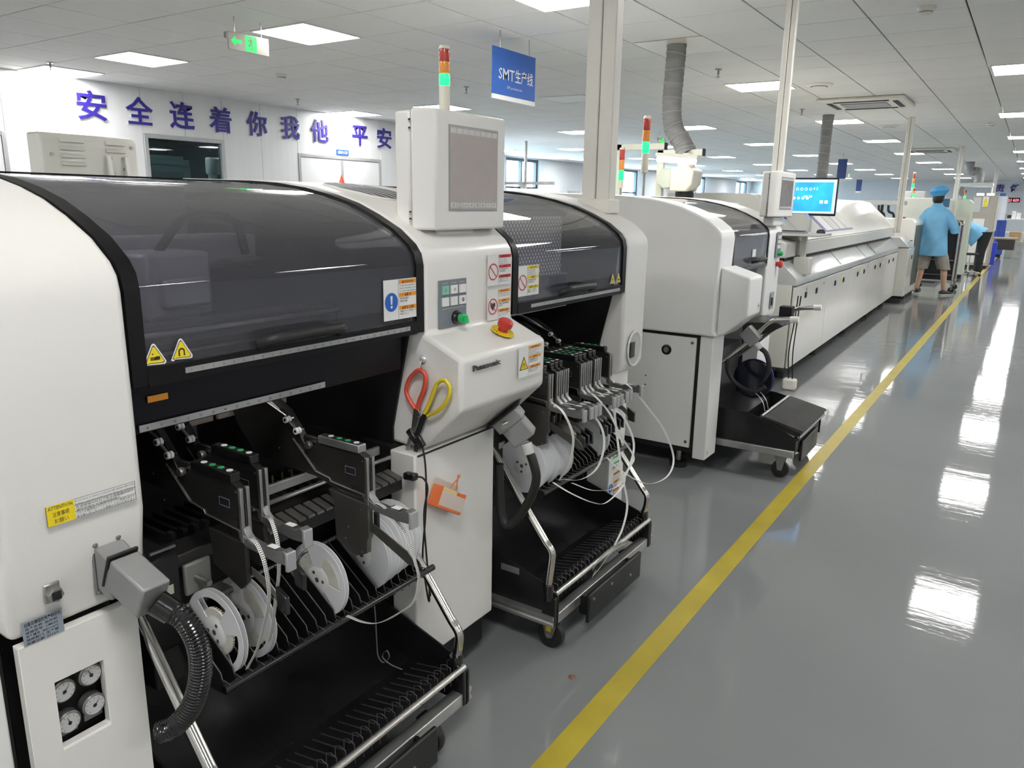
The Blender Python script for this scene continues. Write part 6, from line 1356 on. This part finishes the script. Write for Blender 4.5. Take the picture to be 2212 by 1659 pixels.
def person_bent(cx,cy,lab):
    P=thing('person',lab,'person',(cx,cy,0)); V=lambda x,y,z:(cx+x,cy+y,z)
    body=[[('pelvis',V(0,0,.92),(.12,.11)),('waist',V(-.15,0,.97),(.11,.1)),('chest',V(-.3,0,1.04),(.12,.11)),('neck',V(-.47,0,1.08),.055),('skull',V(-.55,0,1.06),(.08,.085)),('crown',V(-.64,0,1.03),(.06,.07))],
      [('pelvis',V(0,0,.92),.12),('hipL',V(-.02,.09,.84),.09),('kneeL',V(-.04,.1,.47),.06),('ankL',V(-.02,.11,.085),.036),('toeL',V(-.13,.11,.04),.03)],
      [('pelvis',V(0,0,.92),.12),('hipR',V(-.02,-.09,.84),.09),('kneeR',V(-.1,-.1,.47),.06),('ankR',V(-.08,-.1,.085),.036),('toeR',V(-.19,-.1,.04),.03)],
      [('chest',V(-.3,0,1.06),.12),('shA',V(-.36,.17,1.03),.055),('elA',V(-.42,.2,.8),.042),('wrA',V(-.5,.14,.62),.029)],
      [('chest',V(-.3,0,1.06),.12),('shB',V(-.36,-.17,1.03),.055),('elB',V(-.4,-.2,.8),.042),('wrB',V(-.48,-.14,.62),.029)]]
    for s_,w,q in (('A',V(-.5,.14,.62),1),('B',V(-.48,-.14,.62),-1)):
        for ch in fingers(w,(-.4,0,-.9),(0,q,0),(-.7,0,.3)): body.append([('wr'+s_,w,.029)]+[(s_+n_,c,r) for n_,c,r in ch])
    skinned('body',P,skinm,body)
    m=MB(); loft(m,[(V(-.5,0,1.1),(0,.07,0),(.02,0,.05)),(V(-.55,0,1.1),(0,.09,0),(.02,0,.085)),(V(-.62,0,1.06),(0,.092,0),(.03,0,.09)),(V(-.68,0,1.03),(0,.05,0),(.02,0,.05))],18); m.build('hair',hairm,P,smooth=True)
    d=Vector((-.72,0,.5)).normalized(); e=Vector((d.z,0,-d.x)); h0=Vector(V(-.1,0,.8)); m=MB(); R=[]
    for t_,r,ry in ((0,.25,.2),(.015,.247,.2),(.1,.225,.195),(.2,.205,.19),(.3,.185,.19),(.38,.165,.18),(.44,.12,.15),(.48,.06,.08)): R.append((h0+d*t_,e*r,(0,ry,0)))
    loft(m,R,26,.02,True); co=m.build('overcoat',coat_m,P,smooth=True)
    for q in (1,-1):
        m=MB(); loft(m,[(V(-.33,q*.13,1.05),(.08,0,0),(0,.06,.03)),(V(-.37,q*.18,.98),(.075,0,0),(0,.065,0)),(V(-.41,q*.2,.8),(.068,0,0),(0,.06,0)),(V(-.47,q*.15,.68),(.06,0,0),(0,.055,0))],18,.03); m.build('sleeve',coat_m,co,smooth=True)
        m=MB(); loft(m,[(V(0,q*.07,.93),(.13,0,0),(0,.11,0)),(V(-.02,q*.09,.75),(.115,0,0),(0,.105,0)),(V(-.05,q*.1,.48),(.095,0,0),(0,.09,0)),(V(-.05,q*.1,.25),(.085,0,0),(0,.08,0)),(V(-.05,q*.1,.08),(.08,0,0),(0,.075,0))],20,.02); m.build('trouser_leg',blk_cloth,P,smooth=True)
    shoe(P,cx-.05,cy+.11,math.radians(95)); shoe(P,cx-.1,cy-.1,math.radians(85))
person_bent(-.86,20.2,'second worker in blue overcoat and black trousers bending forward')

# ================================================================ TROLLEY, STOOL AND THE FAR END OF THE HALL
tr=thing('rack_trolley','black panelled trolley with chrome frame pushed by the standing worker','trolley',(-1.33,15.5,0))
for x,y in ((-1.6,15.15),(-1.03,15.15),(-1.6,15.85),(-1.03,15.85)):
    MB().tube([(x,y,.16),(x,y,1.16)]+arc((x+(.05 if x<-1.3 else -.05),y,1.16),.05,math.pi if x<-1.3 else 0,math.pi/2,4)[1:]+[Vector((-1.315,y,1.21))],.016,8).build('frame_post',chrome,tr,smooth=True)
    ca=MB().prism([(x-.02,.16),(x+.02,.16),(x+.01,.05),(x-.01,.05)],y-.02,y+.02).build('caster',zinc,tr); MB().lathe([(.04,-.012),(.05,0),(.04,.012)],(x,y,.05),(0,1,0),n=18).build('wheel',rubber,ca,smooth=True)
for x in (-1.6,-1.03): MB().cyl((x,15.15,1.15),(x,15.85,1.15),.014,n=8).build('frame_rail',chrome,tr,smooth=True)
MB().box(-1.57,-1.06,15.2,15.8,.17,.19).build('deck',steel,tr)
MB().box(-1.58,-1.045,15.17,15.18,.21,1.18).build('back_panel',blackm,tr); MB().box(-1.045,-1.035,15.18,15.82,.21,1.18).build('side_sheet',blackm,tr); MB().box(-1.59,-1.58,15.18,15.82,.21,1.18).build('side_sheet',blackm,tr)
for z in (.3,.55): MB().cyl((-1.58,15.16,z),(-1.05,15.16,z),.008,n=8).build('cross_rod',steel,tr)
sto=thing('stool','round swivel stool on chrome castors beside the bending worker','stool',(-1.05,19.3,0))
MB().lathe([(.16,0),(.17,.015),(.17,.03),(.15,.04)],(-1.05,19.3,.46),n=24).build('seat',blackm,sto,smooth=True); MB().cyl((-1.05,19.3,.12),(-1.05,19.3,.46),.02,n=12).build('column',chrome,sto,smooth=True)
for k in range(5):
    a=k*2*math.pi/5+.3; e=Vector((-1.05+.24*math.cos(a),19.3+.24*math.sin(a),.08)); MB().tube([(-1.05,19.3,.12),e],.014,8).build('leg',chrome,sto,smooth=True); MB().lathe([(.022,-.012),(.03,0),(.022,.012)],(e.x,e.y,.032),(-math.sin(a),math.cos(a),0),n=14).build('castor',rubber,sto,smooth=True)
def machine(name,lab,cat,x0,x1,y0,y1,z1,m_,ch=.08,parts=()):
    t=thing(name,lab,cat,((x0+x1)/2,(y0+y1)/2,0)); MB().prism([(x0,.08),(x1,.08),(x1,z1-ch),(x1-ch,z1),(x0,z1)],y0,y1).build('cabinet',m_,t,bev=.01); MB().box(x0+.03,x1-.03,y0+.03,y1-.03,0,.08).build('plinth',blackm,t)
    for nm,(a,b,c,d,e,f),pm_ in parts: MB().box(a,b,c,d,e,f).build(nm,pm_,t,bev=.004)
    return t
machine('unloader','white unloader module standing behind the end of the oven','machine',-2.3,-1.52,13.5,14.5,1.25,cream,.06,[('seam',(-1.9,-1.53,13.494,13.5,.915,.925),rubber),('stop_button',(-1.72,-1.68,13.55,13.59,1.25,1.275),red),('side_grille',(-1.519,-1.51,13.6,14.4,.2,1.15),mat('green_grey_side',(.08,.1,.09),.5,var=.2))])
fr_=thing('transfer_gantry','grey overhead transfer gantry with dark uprights right behind the oven hood','gantry',(-2.1,14.8,0))
MB().box(-2.6,-1.86,14.6,15.0,1.46,1.53).build('beam',mat('grey_beam',(.6,.6,.58),.4,var=.04),fr_,bev=.006)
for x in (-2.5,-2.2,-1.9): MB().box(x-.02,x+.02,14.65,14.7,0,1.46).build('upright',dark,fr_)
MB().box(-1.96,-1.945,14.6,14.62,.0,1.44).build('yellow_strip',mat('pale_yellow_strip',(.7,.66,.4),.5,var=.05),fr_)
for k in range(3): MB().tube(spline([(-2.4+k*.15,14.62,1.45),(-2.38+k*.15,14.6,1.35),(-2.3+k*.15,14.6,1.3),(-2.28+k*.15,14.6,1.1)],5),.02,8).build('hose',rubber,fr_,smooth=True)
machine('inspection_machine','pale beige inspection machine behind the standing worker','machine',-2.2,-1.42,17.0,18.2,1.61,mat('pale_beige_green',(.6,.6,.53),.4,var=.03),.03,[('monitor_panel',(-1.5,-1.38,16.9,16.92,1.44,1.6),mat('teal_panel',(.03,.12,.2),.3,var=.1)),('door',(-2.1,-1.6,16.99,17.0,.3,1.2),cream)])
machine('inspection_machine','pale green tinted machine with cut corner right of the standing worker','machine',-1.42,-1.1,18.5,19.0,1.61,mat('pale_green_white',(.66,.72,.6),.4,var=.03),.06,[('front_plate',(-1.4,-1.15,18.49,18.5,.3,1.25),cream)])
tower(-2.06,17.3,1.61,.02,.2,'signal tower with glowing green lens left of the worker cap',0,.12); tower(-1.26,18.6,1.61,.02,.2,'signal tower with glowing green lens right of the worker cap',0,.12)
tower(-2.44,20.2,1.6,.025,.42,'distant signal tower with bright red top above the bench',.2,.15)
bh=thing('assembly_bench','far assembly bench frame with pale header panel','bench',(-2.4,20.2,0))
MB().box(-2.75,-2.12,20.0,20.6,.72,.76).build('bench_top',cream,bh,bev=.004); MB().box(-2.72,-2.15,20.3,20.32,1.62,1.8).build('header_panel',paperw,bh,bev=.004)
for x in (-2.73,-2.16): MB().box(x-.02,x+.02,20.29,20.33,0,1.82).build('upright',steel,bh)
MB().box(-2.75,-2.12,20.1,20.5,1.58,1.62).build('shelf',steel,bh)
# inspection booth and duct elbow
machine('test_cabinet','tall grey test cabinet with yellow warning sheet beside the farthest pole','cabinet',-1.3,-.8,22.0,23.2,1.75,mat('warm_grey_cabinet',(.42,.38,.32),.5,var=.05),.02,[('side_window',(-1.29,-1.13,21.99,22.0,1.35,1.7),mat('pale_window',(.55,.56,.56),.3,var=.04)),('white_side',(-.8,-.78,22.05,23.1,.9,1.74),paperw),('shelf_white',(-1.25,-1.0,21.985,22.0,1.0,1.2),paperw),('lower_door',(-1.25,-.85,21.99,22.0,.15,.8),cream)])
ws=thing('warning_sheet','yellow and white warning sheet stuck on the test cabinet','sign',(-1.04,21.98,1.48)); MB().box(-1.1,-.98,21.978,21.984,1.48,1.72).build('sheet',paperw,ws)
m=MB(); m.poly([(-1.09,21.977,1.56),(-.99,21.977,1.56),(-1.04,21.977,1.71)]); m.build('triangle',yellow,ws); MB().box(-1.09,-.99,21.975,21.978,1.49,1.545).build('caption',yellow,ws)
duct([(-1.62,24,2.64),(-1.62,24,2.5),(-1.56,24,2.4),(-1.4,24,2.38),(-1.36,24,2.25),(-1.36,24,2.08)],.11,'far grey duct elbow above the test cabinet',.15)
hd_=thing('exhaust_hood','white curved exhaust hood under the far duct elbow','hood',(-1.38,23.4,1.75))
MB().box(-1.72,-1.0,23.2,23.9,1.98,2.08).build('hood_top',paperw,hd_,bev=.02); MB().tube(spline([(-1.68,23.5,1.98),(-1.7,23.5,1.85),(-1.62,23.5,1.78)],6),.06,10).build('hose_bend',ductm,hd_,smooth=True)
for x in (-1.7,-1.02): MB().box(x-.02,x+.02,23.5,23.54,0,1.98).build('post',pvc,hd_)
lk=mat('lamp_tube_lit')
for x,l in ((-1.24,'glowing lamp under the exhaust hood, left'),(-1.02,'glowing lamp under the exhaust hood, right')): t=thing('bench_lamp',l,'lamp',(x,23.3,1.8)); MB().box(x-.08,x+.08,23.28,23.36,1.76,1.82).build('tube',lk,t,bev=.01); MB().box(x-.01,x+.01,23.31,23.33,1.82,1.98).build('rod',steel,t)
# goods at the far right end
wt=thing('work_table','far low table with dark front board at the right edge','table',(-.6,25.3,0)); MB().box(-.92,-.32,25.0,25.7,.64,.68).build('table_top',mat('brown_board',(.3,.25,.18),.5,var=.1),wt,bev=.004); MB().box(-.78,-.36,24.98,25.0,.36,.64).build('front_board',mat('dark_board',(.03,.025,.02),.4,var=.2),wt,bev=.004)
for x in (-.88,-.36): MB().box(x-.02,x+.02,25.05,25.09,0,.64).build('leg',steel,wt); MB().box(x-.02,x+.02,25.6,25.64,0,.64).build('leg',steel,wt)
tag(MB().prism([(-.86,0),(-.74,0),(-.72,.58),(-.88,.58)],24.0,24.25).build('waste_bin',mat('blue_bin_plastic',(.03,.06,.6),.4,var=.05),bev=.01),'blue plastic bin before the far low table','bin')
machine('blue_cabinet','blue cabinet standing at the far wall side','cabinet',-1.0,-.7,28.0,28.5,1.12,mat('blue_cabinet_paint',(.03,.08,.4),.4,var=.06),.02,[('door_line',(-.86,-.855,27.995,28.0,.1,1.1),ink)])
tag(MB().box(-.58,-.27,28.0,28.4,.5,.78).build('carton',mat('cardboard',(.5,.33,.16),.7,var=.06),bev=.004),'brown carton on the pallet at the far right','box')
tag(MB().box(-.62,-.2,27.9,28.5,0,.5).build('pallet_stack',mat('grey_green_stack',(.35,.36,.33),.6,var=.15),bev=.01),'grey stack of crates carrying the brown carton','crate')
machine('white_cabinet','white tall cabinet near the end wall','cabinet',-1.12,-.82,30.0,30.5,1.86,mat('white_cabinet_paint',(.7,.73,.76),.4,var=.03),.02,[('door_line',(-.98,-.975,29.995,30.0,.1,1.8),grey_p),('blue_box',(-1.05,-.9,30.1,30.4,1.86,1.95),blue_p)])
sv=thing('shelf_unit','far shelf unit with small goods at the right edge','shelf',(-.55,32.2,0))
for z in (.3,.65,1.1): MB().box(-.85,-.2,32,32.5,z,z+.04).build('shelf_board',paperw,sv,bev=.004)
for x in (-.85,-.2): MB().box(x-.015,x+.015,32,32.04,0,1.3).build('post',steel,sv); MB().box(x-.015,x+.015,32.46,32.5,0,1.3).build('post',steel,sv)
for k,(x,m_,h) in enumerate(((-.75,ink,.12),(-.62,paperw,.25),(-.48,paperw,.2),(-.33,grey_pl,.13))): tag(MB().box(x-.06,x+.06,32.1,32.3,1.14,1.14+h).build('package',m_,bev=.004),'%s package on the far shelf unit'%('dark','tall white','lower white','grey')[k],'package','packages on the far shelf')
ck=thing('wall_clock','dark digital wall clock with red numerals on the end wall','clock',(-.88,39.98,1.76)); MB().box(-1.1,-.65,39.94,39.99,1.76,1.95).build('case',blackm,ck,bev=.006)
m=MB(); m.text('21',.15,(-1.07,39.938,1.795),XP,ZP,.002,'L',.02,fit=.12); m.build('date_numerals',mat('red_led',(.5,.05,.05),.4,emit=(1,.08,.1),es=2.5,var=.02),ck); m=MB(); m.text('4:59',.15,(-.9,39.938,1.795),XP,ZP,.002,'L',.02,fit=.22); m.build('time_numerals',mat('red_led',(.5,.05,.05),.4,emit=(1,.08,.1),es=2.5,var=.02),ck)
# brown carton on the near roof line, blue caps on the rear machine
tag(MB().prism([(-3.5,1.42),(-3.16,1.42),(-3.14,1.5),(-3.22,1.55),(-3.42,1.5)],9.4,9.85).build('carton',mat('cardboard'),bev=.004),'open brown carton behind the second operator display','box')
tag(MB().box(-3.9,-3.1,9.0,10.2,0,1.42).build('machine_cabinet',cream,bev=.02),'cream cabinet behind the oven carrying the open carton','cabinet')
tag(MB().lathe([(.03,0),(.03,.03),(.02,.04),(.03,.06),(.02,.075)],(-2.95,5.75,1.42),n=14).build('plug_knob',mat('blue_cap_plastic',(.03,.1,.6),.4,var=.05),smooth=True),'small blue knob on the printer roof beside the cream frame','knob')

# small debris on the floor by the second cart
db=MB(); db.add([(-.97,1.79,.001),(-.955,1.785,.001),(-.948,1.8,.001),(-.96,1.815,.001),(-.975,1.805,.001),(-.962,1.8,.007)],[(0,1,5),(1,2,5),(2,3,5),(3,4,5),(4,0,5),(4,3,2,1,0)])
tag(db.build('debris',mat('brown_scrap',(.2,.12,.09),.7,var=.2)),'tiny brown scrap lying on the grey floor left of the yellow line','debris')
